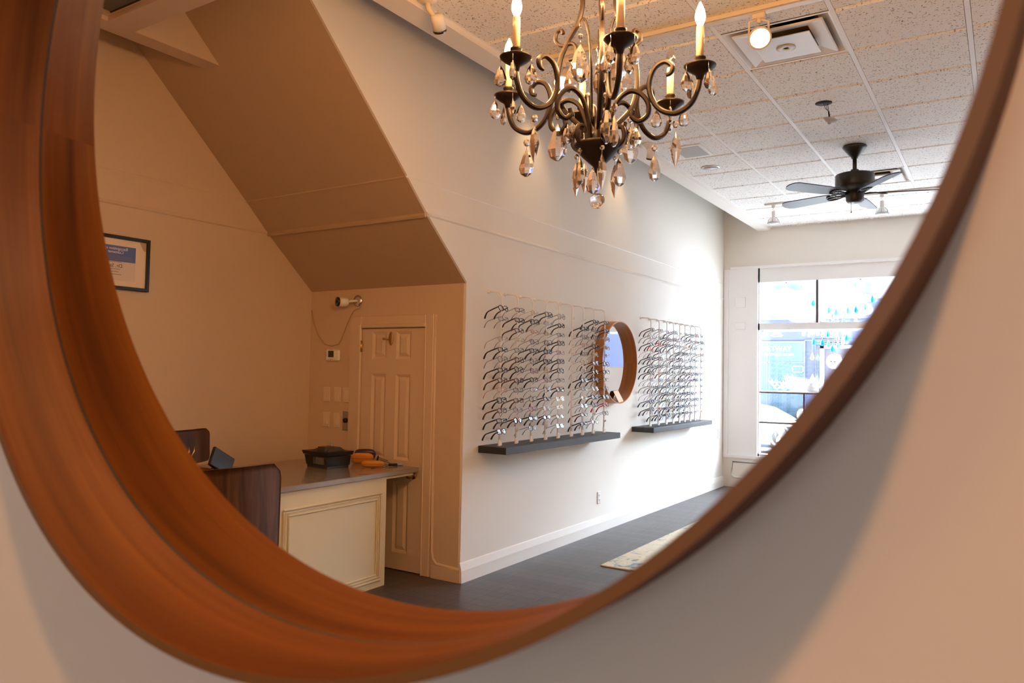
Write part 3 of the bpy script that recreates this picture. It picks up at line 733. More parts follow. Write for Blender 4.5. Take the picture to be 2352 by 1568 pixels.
placed(case_mesh(.165,.062,.046),(4.20,3.89,TZ+.0235),(0,0,-.92),'glasses_case',M['orange'],'closed orange glasses case lying at the front of the desk','glasses case',[(seamband(.165,.062),'seam',M['dark'])])
placed(case_mesh(.17,.05,.078),(4.315,4.10,TZ+.040),(.12,0,-.95),'glasses_case',M['orange'],'orange glasses case standing on edge behind the sunglasses','glasses case',[(seamband(.17,.05),'seam',M['dark'])])
placed(case_mesh(.165,.055,.085),(4.385,4.14,TZ+.058),(.15,0,-1.0),'glasses_case',M['purple'],'dark purple glasses case, the tallest at the back of the desk','glasses case',[(seamband(.165,.055),'seam',M['gold'])])
# sunglasses
t=thing('sunglasses','dark round sunglasses lying between the orange cases on the desk','sunglasses',(4.335,3.965,TZ+.042)); t.rotation_euler=(-.25,0,-2.35)
def sg(mb,nm,mt): o=mb.build(nm,mt,base=(0,0,0)); o.parent=t; o.location=(0,0,0)
b=MB(); ol=outline('round')
for sx in (-1,1): b.tube([(sx*(.034+p[0]),0,p[1]) for p in ol],.0022,6,closed=True)
b.tube([(-.011,0,.004),(0,-.001,.008),(.011,0,.004)],.002,6); sg(b,'front',M['black'])
for sx in (-1,1):
    sg(MB().prism([(sx*(.034+p[0]*.96),p[1]*.96) for p in ol],-.0008,.0008,'y'),'lens',mat('tinted_lens',(.015,.013,.012),.08))
    sg(MB().tube([(sx*.058,.0,.006),(sx*.064,.01,.006),(sx*.064,.1,-.004),(sx*.06,.13,-.02)],.002,6),'temple',M['black'])
t=thing('marker_pen','black marker with a pale blue cap at the far end of the desk','pen',(4.355,3.815,TZ+.009)); t.rotation_euler=(0,0,-.55)
o=MB().tube([(-.045,0,0),(.02,0,0)],.0085,10).build('barrel',M['black'],base=(0,0,0)); o.parent=t; o.location=(0,0,0)
o=MB().tube([(.02,0,0),(.05,0,0),(.066,0,0)],[.0095,.009,.005],10).build('cap',M['penblue'],base=(0,0,0)); o.parent=t; o.location=(0,0,0)
t=thing('key_bunch','small bunch of keys on a ring in front of the marker','keys',(4.28,3.80,TZ))
b=MB(); b.tube([(4.262+.012*cos(a),3.832+.012*sin(a),TZ+.004) for a in [2*PI*k/14 for k in range(14)]],.0015,5,closed=True); b.build('ring',M['chrome'],t)
for dx,dy,a in ((.03,-.02,-.4),(.02,-.035,-.9)):
    b=MB(); b.rbox(-.006,.03,-.003,.003,0,.002,.0008); b.lathe([(.009,0),(.009,.002)],(-.012,0,0),12); b.xf(Matrix.Translation((4.262+dx,3.832+dy,TZ+.001))@Matrix.Rotation(a,4,'Z')); b.build('key',M['steel'],t)
tag(MB().tube([(4.12,3.83,TZ+.002),(4.145,3.81,TZ+.002)],.002,6).build('screw',M['black'],base=(4.13,3.82,TZ)),'tiny dark screw lying in front of the orange case','screw')

# ------------------------------------------------------------------ chairs
def shell_pt(u,v,W,H,curve,top):
    # u -1..1 across, v 0..1 up
    w=W/2*(1-.10*(1-v)); x=u*w; y=-curve*(1-u*u)+.03*v; edge=abs(u)**5
    z=v*H-(.018*edge*v if top else 0)
    return Vector((x,y,z))
def shell(W,H,curve,th,n=24,m=14,round_=.16):
    b=MB(); grid=[]
    for s in (0,1):
        for j in range(m+1):
            v=j/m
            for i in range(n+1):
                u=-1+2*i/n
                # rounded corners
                k=1.0
                if v>1-round_: q=(v-(1-round_))/round_; k=1-.26*q**3
                if v<round_: q=(round_-v)/round_; k=1-.16*q**3
                p=shell_pt(u*k,v,W,H,curve,True); p.y+=s*th; grid.append(tuple(p))
    N=(n+1)*(m+1); fs=[]
    for s in (0,1):
        for j in range(m):
            for i in range(n):
                q=[s*N+j*(n+1)+i,s*N+j*(n+1)+i+1,s*N+(j+1)*(n+1)+i+1,s*N+(j+1)*(n+1)+i]; fs.append(q if s==0 else q[::-1])
    per=[i for i in range(n+1)]+[j*(n+1)+n for j in range(1,m+1)]+[m*(n+1)+i for i in range(n-1,-1,-1)]+[j*(n+1) for j in range(m-1,0,-1)]
    for a,c in zip(per,per[1:]+per[:1]): fs.append((a,N+a,N+c,c)[::-1])
    b.add(grid,fs,True); return b
def make_chair(loc,rz,label,zt,H,W,extra=False):
    t=thing('office_chair',label,'chair',(loc[0],loc[1],Fl)); t.rotation_euler=(0,0,rz)
    def P(mb,nm,mt): o=mb.build(nm,mt,base=(0,0,0)); o.parent=t; o.location=(0,0,0); return o
    h=zt-Fl
    b=shell(W,H,.07,.012); b.xf(Matrix.Translation((0,-.16,h-H))); bk=P(b,'backrest',M['chairwood'])
    b=MB(); b.rbox(-W*.42,W*.42,-.055,-.01,h-H+.06,h-.05,.02); b.xf(Matrix.Translation((0,-.10,0))); P(b,'back_cushion',M['leather'])
    b=MB(); b.rbox(-.24,.24,-.16,.28,.44,.50,.025); P(b,'seat',M['leather'])
    b=MB(); b.tube([(0,.05,.10),(0,.05,.44)],.025,12); P(b,'pedestal',M['chrome'])
    b=MB(); b.rbox(-.05,.05,-.20,-.14,.42,h-H+.1,.01); P(b,'back_bracket',M['black'])
    for k in range(5):
        a=2*PI*k/5; b=MB(); b.tube([(0,.05,.10),(.28*cos(a),.05+.28*sin(a),.06)],[.022,.014],8); b.lathe([(.025,-.012),(.025,.012)],(.28*cos(a),.05+.28*sin(a),.027),12,'x'); P(b,'leg',M['black'])
    if extra:
        for dx in (-.07,-.03):
            b=MB(); b.tube([(dx,-.235,h-.16),(dx,-.255,h-.15),(dx+.01,-.262,h-.12),(dx+.02,-.25,h-.10)],.005,8); P(b,'brass_hook',M['gold'])
    return t
make_chair((2.56,3.42),math.radians(-3),'brown plywood-backed office chair with its back to us, in front of the desk',-.500,.50,.56)
make_chair((2.80,4.30),math.radians(12),'dark office chair with rounded back and brass hooks, beyond the nearer chair',-.378,.20,.50,True)
t=thing('card_reader','black tilted card reader on the near end of the desk','card reader',(3.13,4.2,TZ))
b=MB(); b.rbox(-.09,.09,-.012,.012,-.06,.07,.006); b.xf(Matrix.Translation((3.13,4.18,TZ+.105))@Matrix.Rotation(.55,4,'Y')@Matrix.Rotation(-.3,4,'X')); b.build('screen',M['black'],t)
b=MB(); b.rbox(3.07,3.19,4.14,4.26,TZ,TZ+.03,.01); b.tube([(3.13,4.20,TZ+.02),(3.13,4.19,TZ+.09)],.02,8); b.build('stand',M['gloss'],t)
t=thing('tissue_box','orange box on the desk edge behind the card reader','box',(3.22,4.35,TZ))
MB().rbox(3.14,3.25,4.28,4.42,TZ,TZ+.06,.008).build('carton',mat('orange_carton',(.55,.17,.04),.5),t)
MB().rbox(3.11,3.28,4.26,4.44,TZ+.06,TZ+.068,.003).build('lid',mat('carton_lid',(.5,.42,.30),.5),t)

# ------------------------------------------------------------------ rug
b=MB(); b.rbox(5.465,8.6,.9,2.667,Fl,Fl+.011,.004); 
tag(b.build('rug',M['rug'],base=(7,1.8,Fl)),'cream rug with ochre and blue worn pattern on the dark floor','rug')

# ------------------------------------------------------------------ ceiling things
def diffuser(x0,y0,label):
    t=thing('air_diffuser',label,'ceiling vent',(x0+.3,y0+.3085,CE)); x1,y1=x0+.6,y0+.617
    cx,cy=(x0+x1)/2,(y0+y1)/2
    def fr(b,h0,z0,h1,z1):   # square sloping ring
        A=[(cx+sx*h0,cy+sy*h0,z0) for sx,sy in ((-1,-1),(1,-1),(1,1),(-1,1))]; B=[(cx+sx*h1,cy+sy*h1,z1) for sx,sy in ((-1,-1),(1,-1),(1,1),(-1,1))]
        A2=[(p[0],p[1],p[2]+.004) for p in A]; B2=[(p[0],p[1],p[2]+.004) for p in B]
        vs=A+B+A2+B2; fs=[]
        for k in range(4):
            l=(k+1)%4; fs+= [(k,4+k,4+l,l),(8+k,8+l,12+l,12+k),(k,l,8+l,8+k),(4+k,12+k,12+l,4+l)]
        b.add(vs,fs)
    b=MB(); fr(b,.30,CE+.002,.285,CE+.002); fr(b,.285,CE+.002,.20,CE+.075); b.build('frame',M['vent'],t)
    b=MB(); fr(b,.245,CE-.010,.155,CE+.012); fr(b,.250,CE-.004,.245,CE-.010); b.build('cone',M['vent'],t)
    b=MB(); b.rbox(cx-.165,cx+.165,cy-.165,cy+.165,CE-.026,CE-.020,.005); b.lathe([(.055,CE-.027),(.055,CE-.030),(.018,CE-.0305),(.015,CE-.027)],(cx,cy,0),24); b.build('centre_plate',M['vent'],t)
    b=MB(); b.box(cx-.30,cx+.30,cy-.30,cy-.295,CE+.004,CE+.22); b.box(cx-.30,cx+.30,cy+.295,cy+.30,CE+.004,CE+.22); b.box(cx-.30,cx-.295,cy-.295,cy+.295,CE+.004,CE+.22); b.box(cx+.295,cx+.30,cy-.295,cy+.295,CE+.004,CE+.22); b.box(cx-.30,cx+.30,cy-.30,cy+.30,CE+.22,CE+.225); b.build('plenum',M['ventside'],t)
    b=MB(); b.lathe([(.16,CE+.205),(.16,CE+.21)],(cx+.08,cy,0),24); b.build('duct_mouth',M['dark'],t)
diffuser(4.34,.782,'square white stepped air diffuser beside the track lamp')
diffuser(7.94,.782,'square white air diffuser partly behind the ceiling fan')
t=thing('return_grille','small flat grey ceiling grille in a white border','ceiling vent',(6.5,2.33,CE))
MB().rbox(6.30,6.69,2.19,2.47,CE-.008,CE,.003).build('border',M['vent'],t)
b=MB(); b.box(6.34,6.65,2.22,2.44,CE-.0095,CE-.007); b.build('grille',M['grille'],t)
t=thing('return_grille','dark louvred grille in the lowered ceiling at the alcove head','ceiling vent',(2.0,4.0,1.95))
b=MB(); b.box(1.75,2.295,3.82,4.135,1.940,1.9499); b.build('grille',mat('dark_grille',(.10,.085,.07),.7,bump=(260,.9)),t)
b=MB(); b.box(2.290,2.298,3.815,4.14,1.936,1.9499); b.build('edge',M['dark'],t)
# recessed downlight
t=thing('recessed_downlight','round recessed downlight in the tiles before the fan','downlight',(7.10,2.36,CE))
b=MB(); b.lathe([(.088,CE-.0005),(.088,CE-.004),(.072,CE-.007),(.062,CE-.001)],(7.10,2.36,0),32,cap=False); b.build('trim_ring',M['steel'],t)
b=MB(); b.lathe([(.07,CE-.0055),(.05,CE-.003),(.001,CE-.0025)],(7.10,2.36,0),28); b.build('reflector',mat('downlight_reflector',(.9,.88,.95),.4),t)
# hanging sensor pulled out of its hole
t=thing('smoke_sensor','small white sensor dangling on wires from a hole in the ceiling tile','smoke sensor',(5.84,1.09,CE))
b=MB(); b.lathe([(.058,CE-.0015),(.058,CE-.0005)],(5.80,1.10,0),24); b.build('hole',M['dark'],t)
b=MB()
for k in range(3):
    b.tube([(5.80+.01*k,1.10-.012*k,CE-.001),(5.81+.012*k,1.09-.008*k,CE-.04),(5.842+.004*k,1.07+.004*k,CE-.055),(5.853,1.066+.004*k,CE-.10)],.002,5)
b.build('wire',M['dark'],t)
b=MB(); b.lathe([(.012,.012),(.052,.0),(.05,-.008),(.03,-.024),(.014,-.028),(.012,-.038),(.001,-.039)],(0,0,0),24); b.xf(Matrix.Translation((5.855,1.062,CE-.105))@Matrix.Rotation(.30,4,'X')@Matrix.Rotation(-.15,4,'Y')); b.build('body',mat('sensor_grey',(.42,.42,.43),.35),t)

# track lights
def spot_head(t,base,aim,nm='lamp_head',sub=True,mt=None,bell=False,lit=True):
    mt=mt or M['headbeige']
    x,y,z=base
    b=MB(); b.rbox(x-.016,x+.016,y-.035,y+.035,z-.028,z,.004); hd=b.build(nm,mt,t)
    # fork
    A=Vector(aim).normalized(); c=Vector((x,y,z-.115))
    side=A.cross(Vector((0,0,1))); side=side.normalized() if side.length>1e-3 else Vector((0,1,0))
    f=MB()
    for s in (-1,1):
        p0=Vector((x,y,z-.03))+side*s*.012; p1=Vector((x,y,z-.045))+side*s*.05; p2=c+side*s*.05
        f.tube([p0,p1,p2],.0065,6,up=tuple(A))
    f.tube([Vector((x,y,z-.02)),Vector((x,y,z-.05))],.012,8)
    fo=f.build('fork',mt,hd)
    q=MB(); prof=[(.001,-.075),(.026,-.073),(.030,-.03),(.032,-.01),(.050,.012),(.056,.03),(.056,.055)]
    q.lathe(prof,(0,0,0),20,'z',cap=False)
    rot=A.to_track_quat('Z','Y').to_matrix().to_4x4(); q.xf(Matrix.Translation(c)@rot); q.build('lamp_can',mt,hd)
    g=MB(); g.lathe([(.050,.054),(.048,.0545),(.001,.056)],(0,0,0),20); g.xf(Matrix.Translation(c)@rot); g.build('lamp_lens',M['lamp'] if lit else M['white'],hd)
    g=MB(); g.lathe([(.056,.048),(.060,.05),(.060,.058),(.051,.058)],(0,0,0),20,cap=False); g.xf(Matrix.Translation(c)@rot); g.build('bezel',mt,hd)
    return c+A*.07,A
t=thing('track_light','cream ceiling track with two lit spot heads behind the chandelier','track light',(4.1,1.5,CE))
b=MB(); b.rbox(4.075,4.125,.3,2.45,CE-.036,CE-.001,.003); b.build('rail',M['headbeige'],t)
b=MB(); b.box(4.0735,4.0755,.3,2.45,CE-.034,CE-.028); b.build('conductor',M['chrome'],t)
s1=spot_head(t,(4.10,1.105,CE-.036),(-.62,-.28,-.60))
s2=spot_head(t,(4.10,2.29,CE-.036),(-.50,-.10,-.80))
t=thing('track_light','white ceiling track with caged lamp heads beyond the fan near the street window','track light',(8.93,1.6,CE))
b=MB(); b.rbox(8.91,8.95,.4,2.33,CE-.022,CE-.001,.003); b.build('rail',M['vent'],t)
def caged(x,y):
    b=MB(); b.rbox(x-.02,x+.02,y-.02,y+.02,CE-.055,CE-.022,.004); hd=b.build('lamp_head',M['vent'],t)
    b=MB(); b.tube([(x,y,CE-.055),(x,y+.012,CE-.07),(x,y-.012,CE-.085),(x,y,CE-.095)],.004,6); b.lathe([(.020,CE-.165),(.022,CE-.16),(.022,CE-.095),(.018,CE-.09)],(x,y,0),14); b.build('socket',M['vent'],hd)
    b=MB(); b.lathe([(.02,CE-.155),(.03,CE-.175),(.05,CE-.21),(.058,CE-.232),(.001,CE-.236)],(x,y,0),18); b.build('reflector_bulb',M['white'],hd)
    b=MB()
    for k in range(6):
        a=PI/3*k; b.tube([(x+.03*cos(a),y+.03*sin(a),CE-.165),(x+.058*cos(a),y+.058*sin(a),CE-.19),(x+.063*cos(a),y+.063*sin(a),CE-.225)],.003,5)
    b.tube([(x+.064*cos(a),y+.064*sin(a),CE-.226) for a in [2*PI*k/20 for k in range(20)]],.006,6,closed=True); b.build('cage',mat('lamp_cage_grey',(.45,.46,.46),.4),hd)
caged(8.93,2.23); caged(8.93,1.107)

# ceiling fan
FX,FY=7.017,1.081
t=thing('ceiling_fan','black five-bladed ceiling fan under the tiles','ceiling fan',(FX,FY,CE))
b=MB(); b.lathe([(.092,CE-.001),(.098,CE-.012),(.085,CE-.03),(.05,CE-.075),(.03,CE-.098),(.026,CE-.11)],(FX,FY,0),28); b.build('canopy',M['blackmetal'],t)
b=MB(); b.tube([(FX,FY,CE-.10),(FX,FY,1.74)],.017,12); b.lathe([(.032,1.765),(.032,1.745)],(FX,FY,0),14); b.build('downrod',M['blackmetal'],t)
b=MB(); b.lathe([(.06,1.745),(.09,1.735),(.15,1.722),(.155,1.715),(.155,1.625),(.148,1.612),(.11,1.588),(.085,1.572)],(FX,FY,0),32); b.build('motor_housing',M['blackmetal'],t)
b=MB(); b.lathe([(.08,1.575),(.072,1.53),(.068,1.50),(.055,1.482),(.001,1.478)],(FX,FY,0),24); b.build('switch_housing',M['blackmetal'],t)
b=MB(); b.tube([(FX-.05,FY+.02,1.485),(FX-.05,FY+.02,1.40)],.0022,5); b.ell((FX-.05,FY+.02,1.395),(.006,.006,.009),8,6); b.build('pull_chain',M['brass'],t)
blm=None
M['blade']=mat('fan_blade_black',(.035,.026,.032),.45)
for k in range(5):
    az=math.radians(69.8+72*k)
    if blm is None:
        b=MB(); ol=[(.20,-.055),(.30,-.066),(.62,-.072),(.66,-.058),(.685,-.02),(.685,.02),(.66,.058),(.62,.072),(.30,.066),(.20,.055)]
        b.prism(ol,-.004,.004,'z'); b.xf(Matrix.Rotation(math.radians(13),4,'X')); blm=b.mesh('blade',M['blade'])
        b=MB()
        for s in (-1,1): b.tube([(.07,s*.012,0),(.12,s*.03,.008),(.18,s*.045,.004),(.23,s*.035,-.004),(.25,s*.012,-.006)],.006,6)
        b.tube([(.08,0,0),(.16,0,.006),(.25,0,-.006)],.007,6)
        for s in (-1,1): b.tube([(.175+.018*cos(a),s*.02+.014*sin(a),.003) for a in [2*PI*j/12 for j in range(12)]],.004,5,closed=True)
        b.xf(Matrix.Rotation(math.radians(13),4,'X')); irm=b.mesh('blade_iron',M['blackmetal'])
    o=bpy.data.objects.new('blade',blm); COL.objects.link(o); o.parent=t; o.location=(0,0,1.562-CE); o.rotation_euler=(0,0,az)
    q=bpy.data.objects.new('blade_iron',irm); COL.objects.link(q); q.parent=o; q.location=(0,0,-.006)

# ------------------------------------------------------------------ chandelier
CX,CY=1.985,.993; CU=.836; RC=.292
ch=thing('chandelier','dark bronze scrolled candle chandelier with hanging crystal drops','chandelier',(CX,CY,CE))
def cpts(pts,az):
    return [(CX+r*cos(az),CY+r*sin(az),z) for r,z in pts]
def smooth(pts,n=5):
    out=[]
    for i in range(len(pts)-1):
        p0=pts[max(i-1,0)];p1=pts[i];p2=pts[i+1];p3=pts[min(i+2,len(pts)-1)]
        for k in range(n):
            t=k/n; t2=t*t;t3=t2*t
            out.append(tuple(.5*((2*p1[j])+(-p0[j]+p2[j])*t+(2*p0[j]-5*p1[j]+4*p2[j]-p3[j])*t2+(-p0[j]+3*p1[j]-3*p2[j]+p3[j])*t3) for j in range(len(p1))))
    out.append(pts[-1]); return out
b=MB(); b.lathe([(.001,.575),(.008,.58),(.012,.595),(.045,.625),(.070,.652),(.073,.658),(.066,.662),(.03,.664),(.02,.70),(.018,.74),(.001,.742)],(CX,CY,0),24); b.build('hub_bowl',M['bronze'],ch)
b=MB(); b.tube([(CX,CY,1.30),(CX,CY,CE-.03)],.008,8); b.lathe([(.06,CE-.001),(.06,CE-.02),(.02,CE-.05)],(CX,CY,0),20); b.lathe([(.001,1.20),(.03,1.22),(.035,1.26),(.02,1.30),(.001,1.305)],(CX,CY,0),16); b.build('stem',M['bronze'],ch)
# crystal meshes (faceted)
def drop_mesh(L,W,n=8,name='crystal_drop'):
    b=MB(); b.lathe([(.0015,0),(W*.30,-L*.22),(W*.52,-L*.55),(W*.56,-L*.70),(W*.42,-L*.90),(W*.12,-L)],(0,0,0),n,smooth=False); 
    b.xf(Matrix.Diagonal((1,.55,1,1))); return b.mesh(name,M['crystal'])
def spear_mesh(L,W):
    b=MB(); b.lathe([(.0015,0),(W*.35,-L*.25),(W*.5,-L*.5),(W*.32,-L*.75),(.001,-L)],(0,0,0),6,smooth=False); return b.mesh('crystal_spear',M['crystal'])
def bead_mesh(r):
    b=MB(); b.lathe([(.001,r),(r*.7,r*.7),(r,0),(r*.7,-r*.7),(.001,-r)],(0,0,0),8,smooth=False); return b.mesh('crystal_bead',M['crystal'])
DR={'s':drop_mesh(.056,.032),'m':drop_mesh(.082,.043),'l':drop_mesh(.112,.056)}; SP=spear_mesh(.10,.030); BD=bead_mesh(.011); BS=bead_mesh(.008)
wm=MB().tube([(0,0,0),(0,0,-.02)],.0009,4).mesh('wire',M['chrome'])
def hang(me,p,nm='crystal_drop',rz=0,bead=None,wire=.018):
    """crystal hung below point p on a little wire, sometimes with a bead above"""
    z=p[2]
    if bead:
        q=bpy.data.objects.new('crystal_bead',bead); COL.objects.link(q); q.parent=ch; r=.012 if bead is BD else .009
        q.location=(p[0]-CX,p[1]-CY,z-wire-r-CE); z=z-wire-2*r-.003+.006; 
    o=bpy.data.objects.new(nm,me); COL.objects.link(o); o.parent=ch; o.location=(p[0]-CX,p[1]-CY,z-wire-CE); o.rotation_euler=(0,0,rz)
    w=bpy.data.objects.new('wire',wm); COL.objects.link(w); w.parent=o; w.location=(0,0,.0195)
    return o
BASE=math.radians(-143)
outerC=smooth([(RC,-.006),(RC-.004,-.05),(RC-.024,-.092),(RC-.065,-.113),(RC-.108,-.098),(RC-.134,-.062),(RC-.142,-.018),(RC-.128,.022),(RC-.100,.038),(RC-.078,.024),(RC-.080,.004),(RC-.094,-.002)])
innerS=smooth([(.030,-.185),(.033,-.13),(.042,-.09),(.062,-.05),(.094,-.032),(.126,-.044),(.148,-.075),(.146,-.108),(.122,-.122),(.102,-.108),(.104,-.09)])
baseCurl=smooth([(.034,-.180),(.060,-.186),(.078,-.165),(.074,-.135),(.054,-.132),(.050,-.148)])
for k in range(6):
    az=BASE+PI/3*k
    b=MB(); T=lambda pts:[(r,z+CU) for r,z in pts]
    tg=(-sin(az),cos(az),0)
    b.tube(cpts(T(outerC),az),[.0078]*(len(outerC)-8)+[.0078-.0004*j for j in range(8)],8,up=tg,smooth=False)
    b.tube(cpts(T(innerS),az),.0074,8,up=tg,smooth=False); b.tube(cpts(T(baseCurl),az),.0068,8,up=tg,smooth=False)
    arm=b.build('arm',M['bronze'],ch)
    c=(CX+RC*cos(az),CY+RC*sin(az),0)
    b=MB(); b.lathe([(.008,CU-.03),(.012,CU-.016),(.030,CU-.004),(.042,CU+.006),(.044,CU+.010),(.040,CU+.010),(.02,CU+.004),(.013,CU+.006),(.013,CU+.026),(.016,CU+.030),(.016,CU+.034),(.001,CU+.034)],c,28); b.build('drip_cup',M['bronze'],arm)
    b=MB(); b.lathe([(.0105,CU+.034),(.0105,CU+.118),(.009,CU+.120)],c,16); b.build('candle_sleeve',M['candle'],arm)
    zb=CU+.120
    b=MB(); b.lathe([(.006,zb),(.0135,zb+.018),(.0145,zb+.028),(.011,zb+.046),(.005,zb+.06),(.001,zb+.068)],c,16); b.build('bulb',M['bulboff'] if k==2 else M['bulb'],arm)
    for j in range(4):
        a=az+PI/4+PI/2*j; hang(DR['s'],(c[0]+.042*cos(a),c[1]+.042*sin(a),CU+.006),rz=a)
    p=cpts([(RC-.065,CU-.120)],az)[0]; hang(SP if k%2 else DR['m'],p,'crystal_spear' if k%2 else 'crystal_drop',az,bead=BD,wire=.012)
    p=cpts([(.066,CU-.182)],az)[0]; hang(DR['m'] if k%2 else SP,p,'crystal_drop' if k%2 else 'crystal_spear',az+1,bead=BS,wire=.012)
    p=cpts([(.126,CU-.052)],az+.0)[0]
    if k%2==0: hang(DR['l'],p,rz=az,bead=BD,wire=.012)
    else: hang(DR['s'],cpts([(.112,CU-.12)],az)[0],rz=az)
cage=smooth([(.028,.70),(.070,.735),(.118,.79),(.136,.86),(.130,.93),(.104,.985),(.070,1.035),(.056,1.09),(.062,1.15),(.055,1.20),(.02,1.24)])
for k in range(3):
    az=BASE+math.radians(-7)+2*PI/3*k; tg=(-sin(az),cos(az),0)
    b=MB(); b.tube(cpts(cage,az),.0075,8,up=tg,smooth=False)
    b.tube(cpts(smooth([(.112,.975),(.132,.982),(.146,1.0),(.142,1.022),(.126,1.026),(.120,1.014)]),az),.0058,8,up=tg,smooth=False)
    b.tube(cpts(smooth([(.108,.978),(.086,.976),(.074,.955),(.082,.932),(.098,.93)]),az),.0058,8,up=tg,smooth=False)
    b.build('cage_bar',M['bronze'],ch)
    hang(DR['m'],cpts([(.092,.93)],az)[0],rz=az)
for k in range(3):
    az=BASE+math.radians(50)+2*PI/3*k
    b=MB(); b.tube(cpts(smooth([(.022,.72),(.024,.82),(.028,.92),(.036,.985),(.05,1.02),(.062,1.01),(.062,.995)]),az),[.0042]*30+[.003],6); b.build('hook_rod',M['bronze'],ch)
    hang(DR['l'],cpts([(.062,.995)],az)[0],rz=az,bead=BS)
# ball at the bottom
b=MB(); b.tube([(CX,CY,.578),(CX,CY,.53)],.001,4); b.build('ball_wire',M['chrome'],ch)
b=MB(); b.ell((CX,CY,.540),(.006,.006,.006),8,6); b.ell((CX,CY,.497),(.0225,.0225,.0225),16,12); b.build('crystal_ball',M['crystal'],ch)

# ------------------------------------------------------------------ window display
for z,x1,lab in ((-.213,XW+.28,'upper white window shelf carrying the paper display'),(-.612,XW+.28,'lower white window shelf with the ring and egg')):
    t=thing('window_shelf',lab,'shelf',(XW+.15,1.4,z))
    MB().box(XW+.03,x1,-1.9,2.88,z,z+.018).build('board',M['winwhite'],t)
    MB().box(XW+.022,XW+.03,-1.9,2.88,z-.010,z+.004).build('front_edge',M['shelfedge'],t)
tag(MB().box(XW+.03,XW+.05,2.205,2.222,-.594,-.223).build('shelf_post',M['black'],base=(XW+.04,2.21,-.594)),'thin black upright between the two window shelves','post')
XDc=XW+.16
def flat(poly,name,label,cat,mt,x=XDc,th=.006,group=None):
    b=MB(); b.prism(poly,x,x+th,'x'); return tag(b.build(name,mt,base=(x,sum(p[0] for p in poly)/len(poly),min(p[1] for p in poly))),label,cat,group)
def cloudpoly(blobs,n=160):
    cy=sum(c[0] for c in blobs)/len(blobs); cz=sum(c[1] for c in blobs)/len(blobs); out=[]
    for k in range(n):
        a=2*PI*k/n; best=.02; 
        for (y,z,r) in blobs:
            dy,dz=y-cy,z-cz; bb=dy*cos(a)+dz*sin(a); cc=dy*dy+dz*dz-r*r; D=bb*bb-cc
            if D>0: best=max(best,bb+math.sqrt(D))
        out.append((cy+best*cos(a),cz+best*sin(a)))
    return out
flat(cloudpoly([(2.66,1.0,.17),(2.50,.98,.20),(2.33,.93,.21),(2.24,.87,.14),(2.42,1.03,.13)]),'paper_cloud','white paper cloud in the window corner nearest the long wall','decoration',M['tissue'],group='paper clouds in the window')
flat(cloudpoly([(1.93,1.03,.15),(1.80,1.08,.16),(1.70,1.02,.15),(1.88,.96,.10),(1.98,.88,.10)]),'paper_cloud','white paper cloud right of the window mullion','decoration',M['tissue'],x=XDc+.03,group='paper clouds in the window')
flat(cloudpoly([(1.64,.88,.085),(1.56,.89,.09),(1.72,.90,.06),(1.48,.86,.06)]),'paper_cloud','small low white paper cloud nearest the mirror rim','decoration',M['tissue'],x=XDc+.05,group='paper clouds in the window')
DROPS=[('a',2.24,.586),('a',2.128,.604),('a',2.002,.566),('b',1.944,.569),('a',1.898,.565),('a',1.754,.592),('a',1.823,.516),('b',1.722,.518),('a',1.76,.47),('b',2.115,.469),('b',2.006,.456),('c',1.934,.433),('c',1.823,.426),('b',1.886,.377),('a',2.132,.27),('b',2.123,.971),('c',1.928,.874),('a',1.887,.786),('c',1.841,.841),('c',1.705,.861),('b',1.609,.869),('c',1.50,.904),('b',1.417,.998),('c',1.749,.734),('a',1.609,.733),('a',2.011,.768)]
NAMED={'a':'white','b':'bright blue','c':'pale blue'}
cnt={}
rows_=sorted(DROPS,key=lambda d:-d[2])
for i,(k,y,z) in enumerate(rows_):
    cnt[k]=cnt.get(k,0)+1; rank=cnt[k]
    ordn=(ORD+['fourteenth','fifteenth','sixteenth'])[rank-1]
    t=thing('paper_raindrop','%s folded paper raindrop in the window, %s highest of the %s ones'%(NAMED[k],ordn,NAMED[k]),'decoration',(XDc-.03,y,z),'paper raindrops in the window')
    b=MB(); H=.048; Wd=.026; xx=XDc-.042+.012*(i%3); n=10
    prof=[(0,H),(.30,H*.55),(.68,H*.12),(.95,-H*.35),(1,-H*.6),(.8,-H*.9),(.35,-H*1.08),(0,-H*1.1)]
    # six folded vanes
    for j in range(4):
        a=PI/4*j+.3; dy,dx=cos(a)*Wd,sin(a)*Wd; b.m=j%2
        L=[(xx-dx*p,y-dy*p,z+h) for p,h in prof]; R=[(xx+dx*p,y+dy*p,z+h) for p,h in prof]
        poly=L+R[::-1][1:-1]
        th=Vector((dy,-dx,0)).normalized()*.0012
        v=[Vector(p)-th for p in poly]+[Vector(p)+th for p in poly]; q=len(poly)
        b.add(v,[tuple(range(q))[::-1],tuple(range(q,2*q))]+[(e,(e+1)%q,q+(e+1)%q,q+e) for e in range(q)])
    mm={'a':[M['tissue'],M['tissue']],'b':[M['rainblue'],M['rainlight']],'c':[M['rainlight'],M['tissue']]}[k]
    b.build('paper',mm,t)
    MB().tube([(xx,y,z+H),(xx,y,1.25)],.0008,4).build('thread',M['tissue'],t)
